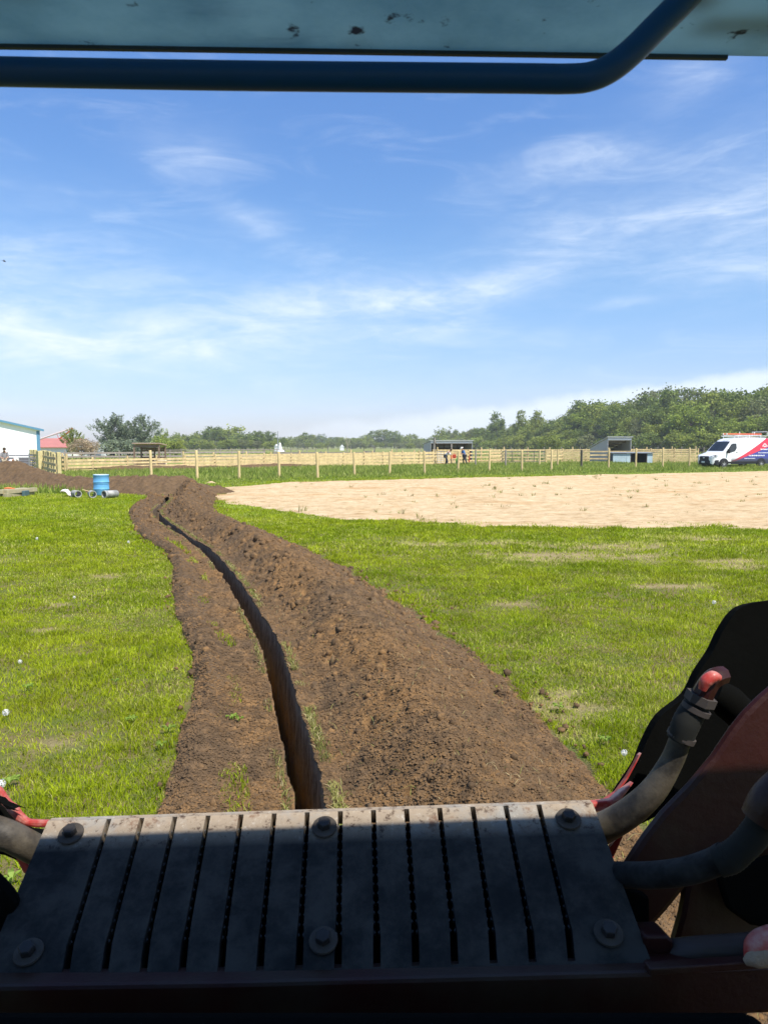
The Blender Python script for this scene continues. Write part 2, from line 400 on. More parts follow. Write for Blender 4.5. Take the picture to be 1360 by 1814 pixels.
# ribbon with the trench in it
def ribbon():
    seg = np.hypot(*np.diff(PATH, axis=0).T); S = np.concatenate([[0], np.cumsum(seg)])
    ss = []; s = 3.2
    while s < S[-1]-.02:
        ss.append(s); yy = np.interp(s, S, PATH[:, 1]); s += min(max(.0042*max(yy, 2.4), .011), .06)
    ss = np.array(ss); cx = np.interp(ss, S, PATH[:, 0]); cy = np.interp(ss, S, PATH[:, 1])
    tx = np.gradient(cx, ss); ty = np.gradient(cy, ss); n_ = np.hypot(tx, ty); tx /= n_; ty /= n_
    rx, ry = ty, -tx                                # right-hand side
    k = 24; ker = np.ones(k)/k
    rx = np.convolve(np.pad(rx, k, 'edge'), ker, 'same')[k:-k]; ry = np.convolve(np.pad(ry, k, 'edge'), ker, 'same')[k:-k]
    L = np.linspace(0, 1, 58); Rr = np.linspace(0, 1, 130)
    hw = .083
    cols_u, cols_z, cols_w = [], [], []
    wl_ = wid_l(cy)[:, None]+.13*(fbm(ss*1.7, ss*0, 4, 60)[:, None]-.5); wr_ = (wid_r(cy)+.35*(fbm(ss*1.1, ss*0, 4, 50)-.5))[:, None]
    # trench wanders and its lips are ragged
    jl = (hw+.035*(fbm(ss*5, ss*0, 4, 20)-.5)+.02*(fbm(ss*20, ss*0, 3, 21)-.5))[:, None]
    jr = (hw+.035*(fbm(ss*5, ss*0, 4, 30)-.5)+.02*(fbm(ss*20, ss*0, 3, 31)-.5))[:, None]
    pinch = np.exp(-((cy-14.6)/.9)**2)[:, None]*.045
    jl = jl-pinch; jr = jr-pinch
    uL = -wl_+(wl_-jl)*L[None, :]
    berm = .10*np.exp(-((L-.24)/.17)**2)[None, :]*(.7+.6*fbm(ss*1.3, ss*0, 3, 40)[:, None])
    zL = berm*sstep(L, 0, .08)[None, :]+.012+(-.05)*(1-sstep(L, 0, .05))[None, :]
    # walls and floor
    dz = np.array([.0, .03, .08, .15, .24, .35, .48, .62, .76, .88])
    nW = len(dz)
    wob = lambda sd: .026*(fbm(ss[:, None]*16, dz[None, :]*7, 5, sd, .65)-.5)*2*sstep(dz, .02, .15)[None, :]
    uWL = -jl+wob(70)+.015*dz[None, :]; zWL = zL[:, -1:]-dz[None, :]
    fl = np.linspace(-.8, .8, 7)[None, :]; uF = fl*hw+0*jl; zF = -.90+.05*fbm(ss[:, None]*8, fl*2, 3, 80)
    uWR = (jr-wob(90)-.015*dz[None, :])[:, ::-1]
    lipz = .03
    zWR = (lipz-dz[None, :]+0*jr)[:, ::-1]
    uR = jr+(wr_-jr)*Rr[None, :]
    H = np.interp(cy, [0, 4, 8, 14, 18, 22, 26, 28], [.27, .28, .31, .35, .36, .40, .5, .55])*(.86+.3*fbm(ss*.8, ss*0, 3, 51))
    q = Rr[None, :]
    notch = 1-.55*np.exp(-((cy-13.4)/.55)**2)[:, None]*np.exp(-((q-.14)/.10)**2)
    up = sstep(q, .05, .46); dn = 1-sstep(q, .42, 1.0)
    prof = (up*dn)/1.0
    zR = lipz*(1-sstep(q, 0, .1))+H[:, None]*prof*notch*1.02-.05*(q > .985)
    U = np.concatenate([uL, uWL, uF, uWR, uR], 1); Zz = np.concatenate([zL, zWL, zF, zWR, zR], 1)
    n0 = uL.shape[1]; n1 = n0+nW+7+nW
    wallmask = np.zeros(U.shape); wallmask[:, n0:n1-1] = 1
    Xw = cx[:, None]+rx[:, None]*U; Yw = cy[:, None]+ry[:, None]*U
    # clods
    top = 1-wallmask
    cl1 = (ridged(Xw*5, Yw*5, 3, 11)-.5); cl2 = fbm(Xw*14, Yw*14, 4, 12, .62)-.5; cl3 = fbm(Xw*2.2, Yw*2.2, 3, 13)-.5; cl4 = fbm(Xw*34, Yw*34, 3, 14, .6)-.5
    lumps = np.maximum(vnoise(Xw*22, Yw*22, 61)-.62, 0)*.13+np.maximum(vnoise(Xw*11, Yw*11, 62)-.68, 0)*.20
    amp = np.concatenate([.45+.3*L, np.zeros(nW+7+nW), .35+.65*sstep(Rr, 0, .25)])[None, :]*top
    edge = np.minimum(sstep(U+wl_, 0, .08), sstep(wr_-U, 0, .12))
    Zz = Zz+amp*edge*(.003*cl1+.026*cl2+.045*cl3+.030*cl4+lumps*.4)
    holes = np.maximum(.30-vnoise(Xw*9, Yw*9, 64), 0)*.22*amp*edge
    Zz = Zz-holes
    Vv = np.stack([Xw, Yw, Zz], -1).reshape(-1, 3); F, LT = grid_faces(*U.shape)
    clay = np.zeros(U.shape); clay[:, :n0] = (sstep(L, .45, .7)*.85)[None, :]; clay[:, n1:] = (np.exp(-((Rr-.30)/.20)**2)*1.0+.10)[None, :]
    clay *= (1-sstep(Yw, 11, 20)*.75)
    o = np_mesh('trench_and_spoil', Vv, F, LT, SOIL, tint=dict(clay=clay.ravel(), wall=wallmask.ravel()), smooth=False)
    tag(o, kind='structure')
    return ss, cx, cy, rx, ry, wl_, wr_, (Xw, Yw, Zz, n0, n1)
RS = ribbon()

def ridge_obj(name, RD, x0, x1, y0, y1, st, amp):
    xs = np.arange(x0, x1, st); ys = np.arange(y0, y1, st); A, B = np.meshgrid(xs, ys)
    A2 = A+.5*(fbm(A*.7, B*.7, 3, 2)-.5); B2 = B+.5*(fbm(A*.7, B*.7, 3, 8)-.5)
    h, _ = ridge_h(A2, B2, RD)
    z = h*(1+.5*(fbm(A*1.1, B*1.1, 4, 15)-.5))+amp*sstep(h, .02, .2)*((ridged(A*2.5, B*2.5, 3, 16)-.5)+(fbm(A*8, B*8, 4, 17, .65)-.5)*1.2)-.06
    V = np.stack([A, B, z], -1).reshape(-1, 3); F, LT = grid_faces(*A.shape)
    keep = (z > -.055).ravel()[F.reshape(-1, 4)].any(1)
    F = F.reshape(-1, 4)[keep].ravel(); LT = LT[keep]
    o = np_mesh(name, V, F, LT, SOIL, tint=dict(clay=(.0*z+.12).ravel(), wall=(0*z).ravel()))
    return tag(o, kind='structure')
ridge_obj('soil_ridge', RIDGE, -26, -4.6, 25.5, 44, .075, .16)
ridge_obj('soil_bank', RIDGE2, -28, 22, 50, 77, .16, .10)

def sand_mat():
    m = bpy.data.materials.new('dry_sand'); m.use_nodes = True; t = m.node_tree; N = NT(t); p = t.nodes['Principled BSDF']
    geo = N.n('ShaderNodeNewGeometry').outputs['Position']
    a = N.noise(N.vmul(geo, (.22, .5, 1)), 1, 6, .65, .4); b = N.noise(geo, 2.2, 7, .75); c = N.noise(geo, 14, 5, .7)
    col = N.mix(N.ss(b, .3, .68), (.47, .335, .185, 1), (.66, .505, .315, 1))
    col = N.mix(N.ss(a, .52, .70, 0, .65), col, (.44, .245, .095, 1))
    col = N.mix(N.ss(c, .56, .74, 0, .6), col, (.30, .19, .09, 1))
    col = N.mix(N.ss(N.noise(N.vmul(geo, (.5, 2.6, 1)), 1, 8, .75), .50, .68, 0, .75), col, (.34, .215, .095, 1))
    t.links.new(col, p.inputs[0]); p.inputs['Roughness'].default_value = 1; p.inputs['Specular IOR Level'].default_value = 0
    bp = N.n('ShaderNodeBump', i_Strength=.9, i_Distance=.08); t.links.new(N.noise(geo, 6, 8, .75), bp.inputs['Height']); t.links.new(bp.outputs[0], p.inputs['Normal'])
    return m
xs = np.concatenate([np.arange(-8, 14, .12), np.arange(14, 66, .4)]); ys = np.concatenate([np.arange(15, 30, .12), np.arange(30, 58, .3)])
A, B = np.meshgrid(xs, ys); sd = sand_sd(A, B)+sand_jit(A, B)
z = .03*sstep(sd, 0, .5)-.05*(sd < 0)+(.05*(fbm(A*.8, B*.8, 4, 27)-.5)+.085*(fbm(A*4, B*4, 4, 28)-.5))*sstep(sd, 0, 1)+.012
F, LT = grid_faces(*A.shape); keep = (sd > -.35).ravel()[F.reshape(-1, 4)].any(1)
tag(np_mesh('sand_ground', np.stack([A, B, z], -1).reshape(-1, 3), F.reshape(-1, 4)[keep].ravel(), LT[keep], sand_mat()), kind='structure')

# ------------------------------------------------------------------ grass
def grass_mat(name, ca, cb, cd, trans=.35):
    m = bpy.data.materials.new(name); m.use_nodes = True; t = m.node_tree; N = NT(t); p = t.nodes['Principled BSDF']
    geo = N.n('ShaderNodeNewGeometry').outputs['Position']
    at = N.n('ShaderNodeAttribute', attribute_name='tint').outputs['Fac']
    big = N.ss(N.noise(geo, .55, 5, .6), .36, .64)
    col = N.mix(big, c4(ca), c4(cb))
    col = N.mix(N.ss(at, .80, .97), col, c4(cd))
    br = N.m('MULTIPLY', N.ss(at, 0, .8, .72, 1.25), N.ss(N.noise(geo, 1.9, 5, .65), .3, .7, .74, 1.16)); g = N.n('ShaderNodeCombineXYZ', i_0=br, i_1=br, i_2=br).outputs[0]
    col = N.mix(1.0, col, g, 'MULTIPLY')
    t.links.new(col, p.inputs[0]); p.inputs['Roughness'].default_value = .6; p.inputs['Specular IOR Level'].default_value = .14
    tr = N.n('ShaderNodeBsdfTranslucent'); t.links.new(col, tr.inputs[0])
    ms = N.n('ShaderNodeMixShader', i_0=trans); out = [n for n in t.nodes if n.type == 'OUTPUT_MATERIAL'][0]
    t.links.new(p.outputs[0], ms.inputs[1]); t.links.new(tr.outputs[0], ms.inputs[2]); t.links.new(ms.outputs[0], out.inputs[0])
    return m
LAWN = grass_mat('lawn_blades', (.255, .335, .006), (.365, .420, .014), (.50, .47, .14), .42)
TALL = grass_mat('meadow_blades', (.22, .295, .045), (.33, .375, .08), (.45, .42, .17), .4)
DRYG = grass_mat('dry_blades', (.30, .27, .09), (.22, .26, .05), (.46, .38, .20), .35)
def blades(P, h, w, lean=.55, two=True, tint=None):
    """P (n,3) roots; arrays of height, width -> verts, faces, tint"""
    n = len(P); a = RNG.random(n)*2*np.pi; b = RNG.random(n)*2*np.pi
    d = np.stack([np.cos(a), np.sin(a), 0*a], -1); ln = (RNG.random(n)*lean)[:, None]
    ldir = np.stack([np.cos(b), np.sin(b), 0*b], -1)
    hw = (d*w[:, None]/2); up = np.array([0, 0, 1.])
    mid = P+up*(h*.55)[:, None]+ldir*ln*(h*.35)[:, None]; tip = P+up*(h*(1-.25*ln[:, 0]))[:, None]+ldir*ln*(h*1.3)[:, None]
    tt = RNG.random(n) if tint is None else tint
    if two:
        V = np.stack([P-hw, P+hw, mid+hw*.8, mid-hw*.8, tip], 1).reshape(-1, 3); base = np.arange(n)[:, None]*5
        F = np.concatenate([base+[0, 1, 2, 3], base+[3, 2, 4]], 1).ravel(); LT = np.tile([4, 3], n)
        return V, F, LT, np.repeat(tt, 5)
    V = np.stack([P-hw, P+hw, tip], 1).reshape(-1, 3); F = np.arange(3*n); return V, F, np.full(n, 3), np.repeat(tt, 3)
def merge(L):
    off = 0; Vs, Fs, Ls, Ts = [], [], [], []
    for V, F, LT, T in L: Vs.append(V); Fs.append(F+off); Ls.append(LT); Ts.append(T); off += len(V)
    return np.concatenate(Vs), np.concatenate(Fs), np.concatenate(Ls), np.concatenate(Ts)
def scatter(y0, y1, dens, k=.60, m=1.3, xmax=60):
    W_ = min(k*y1+m, xmax); n = int(dens*(y1-y0)*2*W_); x = (RNG.random(n)*2-1)*W_; y = y0+RNG.random(n)*(y1-y0)
    ok = np.abs(x) < k*y+m; return x[ok], y[ok]
parts = []
for y0, y1, dens, w0, two in [(1.6, 3.4, 5000, .0055, True), (3.4, 5.2, 9500, .0045, True), (5.2, 8, 5600, .0055, True), (8, 12, 2900, .008, True), (12, 18, 1350, .013, True), (18, 28, 520, .022, False), (28, 46, 170, .04, False)]:
    x, y = scatter(y0, y1, dens); la, _ = lateral(x, y)
    rag = .10*(fbm(x*4, y*4, 3, 33)-.5)*2
    ok = (la < -wid_l(y)+.03+rag) | (la > wid_r(y)-.06+rag*1.6) | (y > 29.5)
    # sparse grass surviving between the berm and the trench
    surv = (la > -.62) & (la < -.30) & (fbm(x*2.0, y*1.3, 3, 44) > .52) & (RNG.random(len(x)) < .5) & (y < 14)
    s = sand_sd(x, y)+sand_jit(x, y)
    ok &= (s < -.05) | ((s < 1.3) & (RNG.random(len(x)) < .20*(1.3-s)*sstep(fbm(x*2, y*2, 3, 91), .35, .6)))
    rh, rd = ridge_h(x, y, RIDGE); ok &= (rh < .06)
    ok &= RNG.random(len(x)) > bare(x, y)*.78
    thin = fbm(x*.8, y*.8, 4, 35); ok &= RNG.random(len(x)) > .65*sstep(thin, .56, .74)*(1-sstep(thin, 2, 3))
    ok |= surv
    x, y = x[ok], y[ok]; n = len(x)
    clump = fbm(x*2.6, y*2.6, 4, 36)
    h = (.018+.050*clump**1.6*(.5+RNG.random(n))+.05*sstep(fbm(x*5, y*5, 3, 38), .64, .76)*RNG.random(n))*(1+.5*sstep(y, 6, 20)); w = w0*(.6+.8*RNG.random(n))
    zz = .05*(fbm(x*.35, y*.35, 3, 3)-.5)+np.where(surv[ok], .03, 0)
    tn = RNG.random(n)*.82; drym = RNG.random(n) < (.05+.22*sstep(fbm(x*.9, y*.9, 4, 37), .5, .72)+.5*(bare(x, y) > .2)); tn = np.where(drym, .85+.15*RNG.random(n), tn)
    parts.append(blades(np.stack([x, y, zz-.004], -1), h, w, .9, two, tn))
V, F, LT, T = merge(parts)
tag(np_mesh('grass', V, F, LT, LAWN, tint=T), 'short bright green mown lawn on both sides of the trench', 'grass', kind='stuff')

# taller grass in the strip between the sand and the board fence
parts = []
x, y = scatter(28, 84, 75, .62, 2, 52)
s = sand_sd(x, y); rh2, _ = ridge_h(x, y, RIDGE2); rh1, _ = ridge_h(x, y, RIDGE)
fence_y = np.interp(x, [-40, -21.4, -14.2, -3.8, 6.6, 18.6, 29.4, 60], [50, 50, 57, 63, 72.4, 77, 74.7, 74])
ok = (s < -.2) & (rh1 < .1) & (rh2 < .05) & (y < fence_y-.3) & (RNG.random(len(x)) < sstep(-s, 0, 3)*.8+.2)
x, y = x[ok], y[ok]; s = s[ok]; n = len(x)
near_posts = sstep(-s, 2, 6)
h = (.07+.34*near_posts*fbm(x*.4, y*.4, 3, 55))*(.5+RNG.random(n)); w = .04+.05*RNG.random(n)
parts.append(blades(np.stack([x, y, 0*x], -1), h, w, .7, False, RNG.random(n)*.93))
x = -70+RNG.random(9000)*170; y = 84+RNG.random(9000)**1.4*110; h = .25+.35*RNG.random(9000)
parts.append(blades(np.stack([x, y, 0*x], -1), h, h*.5, .7, False, RNG.random(9000)))
V, F, LT, T = merge(parts)
tag(np_mesh('tall_grass', V, F, LT, TALL, tint=T), 'taller rough meadow grass between the sand and the fences', 'tall grass', kind='stuff')

# pale dried grass along the lips of the trench, and stray stalks
ss, cx, cy, rx, ry, wl_, wr_, GR = RS
def on_soil(i, left, q):
    Xw, Yw, Zz, n0, n1 = GR; c = np.where(left, (q*(n0-2)).astype(int), n1+(q*(Xw.shape[1]-n1-2)).astype(int)); f = RNG.random(len(i))
    j = np.minimum(i+1, Xw.shape[0]-1); P = lambda A: (A[i, c]*(1-f)+A[j, c+1]*f)
    return np.stack([P(Xw), P(Yw), P(Zz)], -1)
n = 14000; i = RNG.integers(0, len(ss), n)
side = RNG.random(n) < .78; u = np.where(side, .105+np.abs(RNG.normal(0, .03, n)), -.105-np.abs(RNG.normal(0, .025, n)))
dn_ = fbm(ss[i]*1.2, side*5.0, 4, 77) > np.where(side, .36, .52); i, u, side = i[dn_], u[dn_], side[dn_]
P = np.stack([cx[i]+rx[i]*u, cy[i]+ry[i]*u, np.full(len(i), .02)], -1); n = len(i)
p1 = blades(P, .015+.035*RNG.random(n), .0028+.0005*P[:, 1]+.002*RNG.random(n), 1.2, True, RNG.random(n))
n = 1600; i = RNG.integers(0, len(ss), n); q = RNG.random(n)*.9+.05; u = .1+q*(wr_[i, 0]-.1)
up_ = sstep(q, .05, .46)*(1-sstep(q, .42, 1.0))*.29
P = np.stack([cx[i]+rx[i]*u, cy[i]+ry[i]*u, up_+.01], -1)
p2 = blades(P, .015+.03*RNG.random(n), np.full(n, .0035), 2.4, True, RNG.random(n)*.3+.7)
V, F, LT, T = merge([p1, p2])
tag(np_mesh('dry_grass', V, F, LT, DRYG, tint=T), 'pale dried grass hanging along the lips of the trench', 'dry grass', kind='stuff')

# loose clods of soil
def clods(name, P, r, material, label, cat, n_sub=1):
    ico = bmesh.new(); bmesh.ops.create_icosphere(ico, subdivisions=1, radius=1) if n_sub else [ico.verts.new(q) for q in ((1,0,0),(0,1,0),(-1,0,0),(0,-1,0),(0,0,.9),(0,0,-.6))];
    if not n_sub:
        ico.verts.ensure_lookup_table(); [ico.faces.new([ico.verts[i] for i in f]) for f in ((0,1,4),(1,2,4),(2,3,4),(3,0,4))]
    ico.verts.index_update(); bv = np.array([v.co[:] for v in ico.verts]); bf = np.array([[v.index for v in f.verts] for f in ico.faces]); ico.free()
    n = len(P); nv = len(bv)
    jit = 1+.45*(RNG.random((n, nv, 1))-.5)*2*.8
    sc_ = r[:, None, None]*(1+.35*(RNG.random((n, 1, 3))-.5)*2)
    V = (P[:, None, :]+bv[None]*jit*sc_).reshape(-1, 3); F = (bf[None]+np.arange(n)[:, None, None]*nv).reshape(-1)
    o = np_mesh(name, V, F, np.full(n*len(bf), 3), material, tint=dict(clay=np.repeat(RNG.random(n), nv), wall=np.zeros(n*nv)))
    return tag(o, label, cat, kind='stuff')
n = 4200; i = RNG.integers(0, len(ss), n); q = RNG.random(n); left = RNG.random(n) < .25
P1 = on_soil(i, left, q); r = (.006+.016*RNG.random(n)**3.5)*(1+P1[:, 1]*.03)
n2 = 700; i2 = RNG.integers(0, len(ss), n2); u2 = np.where(RNG.random(n2) < .75, wr_[i2, 0]+np.abs(RNG.normal(0, .22, n2))-.12, -wl_[i2, 0]-np.abs(RNG.normal(0, .10, n2))+.08)
P = np.concatenate([P1, np.stack([cx[i2]+rx[i2]*u2, cy[i2]+ry[i2]*u2, .012+0*u2], -1)])
rr = np.concatenate([r, .005+.024*RNG.random(n2)**3])
rr *= np.clip(P[:, 1]/4, 1, 2)
rr[-n2:] *= .7; clods('soil_clods', P, rr, SOIL, 'loose brown clods scattered over the heaped soil', 'clods')
n = 230000; pw_ = 1/np.maximum(cy, 3)**1.2; pw_ /= pw_.sum(); i = RNG.choice(len(ss), n, p=pw_/pw_.sum()); left = RNG.random(n) < .34
P = on_soil(i, left, RNG.random(n)); r = (.0028+.0066*RNG.random(n)**2.6)*(1+.05*cy[i]); P[:, 2] += np.where(left, .002, .001)+.35*r
clods('soil_crumbs', P, r, SOIL, 'fine loose crumbs of soil covering the heap', 'crumbs', n_sub=0)
# weeds standing in the sand
n = 210; x = RNG.random(n)*34-4; y = 16.5+RNG.random(n)**1.3*30; s = sand_sd(x, y); ok = (s > .2); x, y = x[ok], y[ok]
P = []; Hh = []
for a, b in zip(x, y):
    k = random.randint(5, 14); hh = random.uniform(.06, .26)
    for _ in range(k): P.append((a+random.gauss(0, .05), b+random.gauss(0, .05), .01)); Hh.append(hh*random.uniform(.5, 1))
P = np.array(P); Hh = np.array(Hh)
V, F, LT, T = blades(P, Hh, .012+.012*RNG.random(len(P)), 1.2, True)
tag(np_mesh('sand_weeds', V, F, LT, DRYG, tint=T), 'sparse thin weeds standing in the dry sand', 'weeds', kind='stuff')

# dandelion clocks and broad weeds on the lawn
PUFF = mat('seed_fluff', (.75, .74, .70), .9, .2, 60, trans=.3)
STEM = mat('weed_green', (.16, .26, .03), .6, .3, 20)
DAND = [(11, 1262, .022, 'largest white dandelion clock, on the lawn at the left edge'), (3, 1388, .022, 'white dandelion clock just above the red bracket at the left'), (36, 1172, .017, 'white dandelion clock alone in the left lawn, halfway up'),
        (132, 1058, .016, 'white dandelion clock beside the bare brown patches on the left lawn'), (66, 954, .026, 'small far white dandelion clock on the left lawn'), (228, 960, .024, 'small far white dandelion clock near the left edge of the soil'),
        (1264, 1067, .022, 'white dandelion clock on the far right lawn above the black guard'), (1105, 1333, .018, 'white dandelion clock on the right lawn near the clods')]
for px, py, r, lb in DAND:
    g = G(px, py, .07); t_ = empty('dandelion', (g.x, g.y, 0)); tag(t_, lb, 'dandelion', 'dandelion clocks on the lawn')
    m = MB(); m.tube([(0, 0, 0), (.004, 0, .035), (0, 0, .07)], .0018, 6); m.build('stem', STEM, t_)
    m = MB()
    for k in range(160):
        d = Vector((random.gauss(0, 1), random.gauss(0, 1), random.gauss(0, 1))).normalized(); c = Vector((0, 0, .07))+d*r
        a = d.orthogonal().normalized()*r*.16; b = d.cross(a).normalized()*r*.16
        m.add([c-a, c+b, c+a, c-b], [(0, 1, 2, 3)])
    m.lathe([(.001, .07-r*.4), (r*.4, .07), (.001, .07+r*.4)], n=8)
    m.build('seed_head', PUFF, t_)
BW = [(110, 1383, .05, 'broad leaved weed on the lawn beside the soil edge'), ]
def weed(px, py, r, lb, nl=9):
    g = G(px, py); m = MB()
    nl = random.randint(4, 7); r *= .62
    for k in range(nl):
        a = k*2*math.pi/nl+random.random()*1.2; d = Vector((math.cos(a), math.sin(a), 0)); s_ = Vector((-d.y, d.x, 0)); L = r*random.uniform(.8, 1.2)
        c = Vector((g.x, g.y, .02)); p = [c, c+d*L*.4+s_*L*.22+Vector((0, 0, .03)), c+d*L*.9+s_*L*.14+Vector((0, 0, .035)), c+d*L+Vector((0, 0, .02)), c+d*L*.9-s_*L*.14+Vector((0, 0, .035)), c+d*L*.4-s_*L*.22+Vector((0, 0, .03))]
        m.add(p, [(0, 1, 2, 3, 4, 5)])
    o = m.build('broadleaf_weed', mat('broad_leaf', (.24, .34, .05), .6, .3, 60, trans=.35)); tag(o, lb, 'weed', 'broad leaved weeds')
for a in [(300, 1300, .07, 'pale broad leaved weed in the left lawn by the edge of the soil'), (286, 1330, .06, 'broad leaved weed just left of the soil edge, lower of the pair'), (412, 1280, .07, 'broad leaved weed growing in the strip between berm and trench'), (424, 1284, .05, 'smaller pale weed leaf beside the trench strip weed'),
          (50, 1225, .07, 'broad leaved weed beside the big dandelion clock'), (235, 1283, .07, 'broad leaved weed with pale heads in the middle of the left lawn'), (18, 1395, .08, 'broad leaved weed by the red bracket at the left edge'), (22, 1570, .08, 'broad leaved weed under the hose at the bottom left'), (205, 1215, .05, 'small bright weed in the left lawn'), (1070, 1320, .07, 'broad leaved weed on the right lawn beside loose clods'), (990, 1260, .08, 'pale broad leaved weed at the edge of the right heap')]: weed(*a)
BPART2 = True

# ------------------------------------------------------------------ trees
BARK = mat('bark', (.11, .085, .06), .95, .3, 8, bump=.5)
def leaf_mat(name, ca, cb, trans=.38):
    m = bpy.data.materials.new(name); m.use_nodes = True; t = m.node_tree; N = NT(t); p = t.nodes['Principled BSDF']
    at = N.n('ShaderNodeAttribute', attribute_name='tint').outputs['Fac']; oi = N.n('ShaderNodeObjectInfo').outputs['Random']
    col = N.mix(N.m('ADD', N.m('MULTIPLY', at, .6), N.m('MULTIPLY', oi, .4)), c4(ca), c4(cb))
    br = N.m('ADD', N.m('MULTIPLY', at, .7), .60); g = N.n('ShaderNodeCombineXYZ', i_0=br, i_1=br, i_2=br).outputs[0]
    col = N.mix(1.0, col, g, 'MULTIPLY')
    t.links.new(col, p.inputs[0]); p.inputs['Roughness'].default_value = .6; p.inputs['Specular IOR Level'].default_value = .2
    tr = N.n('ShaderNodeBsdfTranslucent'); t.links.new(col, tr.inputs[0])
    ms = N.n('ShaderNodeMixShader', i_0=trans); out = [n for n in t.nodes if n.type == 'OUTPUT_MATERIAL'][0]
    t.links.new(p.outputs[0], ms.inputs[1]); t.links.new(tr.outputs[0], ms.inputs[2]); t.links.new(ms.outputs[0], out.inputs[0])
    return m
LEAF = dict(dark=leaf_mat('leaves_dark', (.14, .195, .040), (.22, .275, .058)), mid=leaf_mat('leaves_mid', (.21, .260, .045), (.31, .35, .065)),
            lime=leaf_mat('leaves_lime', (.23, .31, .045), (.34, .40, .07)), olive=leaf_mat('leaves_olive', (.20, .22, .09), (.27, .29, .12)),
            grey=leaf_mat('leaves_greygreen', (.17, .215, .125), (.27, .32, .20)), blossom=leaf_mat('leaves_blossom', (.46, .36, .22), (.56, .46, .32)))
def crown_points(kind, rng, nb, per):
    """unit tree: height 1, crown around the trunk; returns leaf positions and clump tints"""
    P, T = [], []
    lobes = [(rng.normal(0, .5, 2), rng.random()) for _ in range(6)]
    for b in range(nb):
        for _ in range(60):
            p = rng.uniform(-1, 1, 3)
            r = np.linalg.norm(p*[1, 1, 1])
            if kind == 'round': ok = .30 < r < 1
            elif kind == 'tall': ok = r < 1 and r > .25
            elif kind == 'bush': ok = r < 1 and p[2] > -.7
            else: ok = r < 1
            if ok: break
        if kind == 'round': c = p*[.36, .36, .37]+[0, 0, .61]; rad = rng.uniform(.06, .13)
        elif kind == 'tall': c = p*[.23, .23, .42]+[0, 0, .57]; c[:2] *= 1-.35*max(0, p[2]); rad = rng.uniform(.045, .10)
        elif kind == 'bush': c = p*[.55, .55, .46]+[0, 0, .46]; rad = rng.uniform(.10, .18)
        elif kind == 'airy': c = p*[.34, .34, .36]+[0, 0, .62]; rad = rng.uniform(.04, .09)
        elif kind == 'feather':
            a = rng.uniform(0, 2*np.pi); s = rng.uniform(.15, 1)**.8; sp = rng.uniform(.05, 1)
            c = np.array([math.cos(a)*sp*.50*s**.8, math.sin(a)*sp*.50*s**.8, .10+.86*s*(1-.35*sp*sp)]); rad = .05
        c[:2] += (fbm(np.array([c[0]*5]), np.array([c[2]*5]), 2, int(lobes[0][1]*99))[0]-.5)*.12
        q = rng.normal(0, .5, (per, 3)); q *= rad
        if kind == 'feather':
            dirv = np.array([c[0]*1.2, c[1]*1.2, .6]); dirv /= np.linalg.norm(dirv)
            q = q*.7+np.outer(rng.uniform(-1.6, 1.6, per)*rad, dirv)
        P.append(c+q*[1, 1, .8]); T.append(np.full(per, rng.random()*.75)+rng.random(per)*.25)
    return np.concatenate(P), np.concatenate(T)
def tree_meshes(kind, seed, nb=70, per=45, leaf=.020):
    rng = np.random.default_rng(seed); P, T = crown_points(kind, rng, nb, per); n = len(P)
    a = rng.normal(0, 1, (n, 3)); a[:, 2] *= .8; a /= np.linalg.norm(a, axis=1)[:, None]; b = np.cross(a, rng.normal(0, 1, (n, 3))); b /= np.linalg.norm(b, axis=1)[:, None]
    s = leaf*(.6+.8*rng.random(n))[:, None]
    V = np.stack([P-a*s, P+b*s*.7, P+a*s, P-b*s*.7], 1).reshape(-1, 3)
    o = np_mesh('crown', V, np.arange(4*n), np.full(n, 4), None, tint=np.repeat(T, 4)); me = o.data; bpy.data.objects.remove(o)
    m = MB(); top = .62 if kind != 'bush' else .4
    pts = [(rng.normal(0, .006)*k, rng.normal(0, .006)*k, top*k/5) for k in range(6)]; m.tube(pts, [.024*(1-k*.15) for k in range(6)], 7)
    for k in range(9):
        c = P[rng.integers(n)]; z0 = rng.uniform(.22, .5)*min(1, c[2]/.5); mid = np.array([c[0]*.45, c[1]*.45, z0+(c[2]-z0)*.62])
        m.tube([(0, 0, z0), tuple(mid), tuple(c)], [.011, .007, .003], 5)
    t = m.build('trunk', None); tm = t.data; bpy.data.objects.remove(t)
    return me, tm
_TC = {}
def variants(kind, leafkey, n, nb, per, leaf):
    key = (kind, leafkey)
    if key not in _TC:
        L = []
        for i in range(n):
            c, t = tree_meshes(kind, hash_(kind)+i*13, nb, per, leaf); c.materials.append(LEAF[leafkey]); t.materials.append(BARK); L.append((c, t))
        _TC[key] = L
    return _TC[key]
def hash_(s): return sum(ord(ch)*(i+3) for i, ch in enumerate(s))
CFG = dict(round=(5, 80, 42, .020), tall=(5, 90, 36, .017), bush=(3, 60, 45, .034), airy=(2, 60, 26, .017), feather=(2, 210, 40, .014))
def tree(name, x, y, h, wf, kind, leafkey, label, cat='tree', group=None, z=0):
    me, tm = random.choice(variants(kind, leafkey, *CFG[kind]))
    r = empty(name, (x, y, z), random.random()*6.28); r.scale = (h*wf, h*wf, h)
    tag(r, label, cat, group)
    for nm, d in (('trunk', tm), ('crown', me)):
        o = bpy.data.objects.new(nm, d); COL.objects.link(o); o.parent = r
    return r
def tpx(name, px, ytop, D, wf, kind, leafkey, label, **k):
    return tree(name, X_at(px, D), D, (790-ytop)/1320*D+CAM_H, wf, kind, leafkey, label, **k)

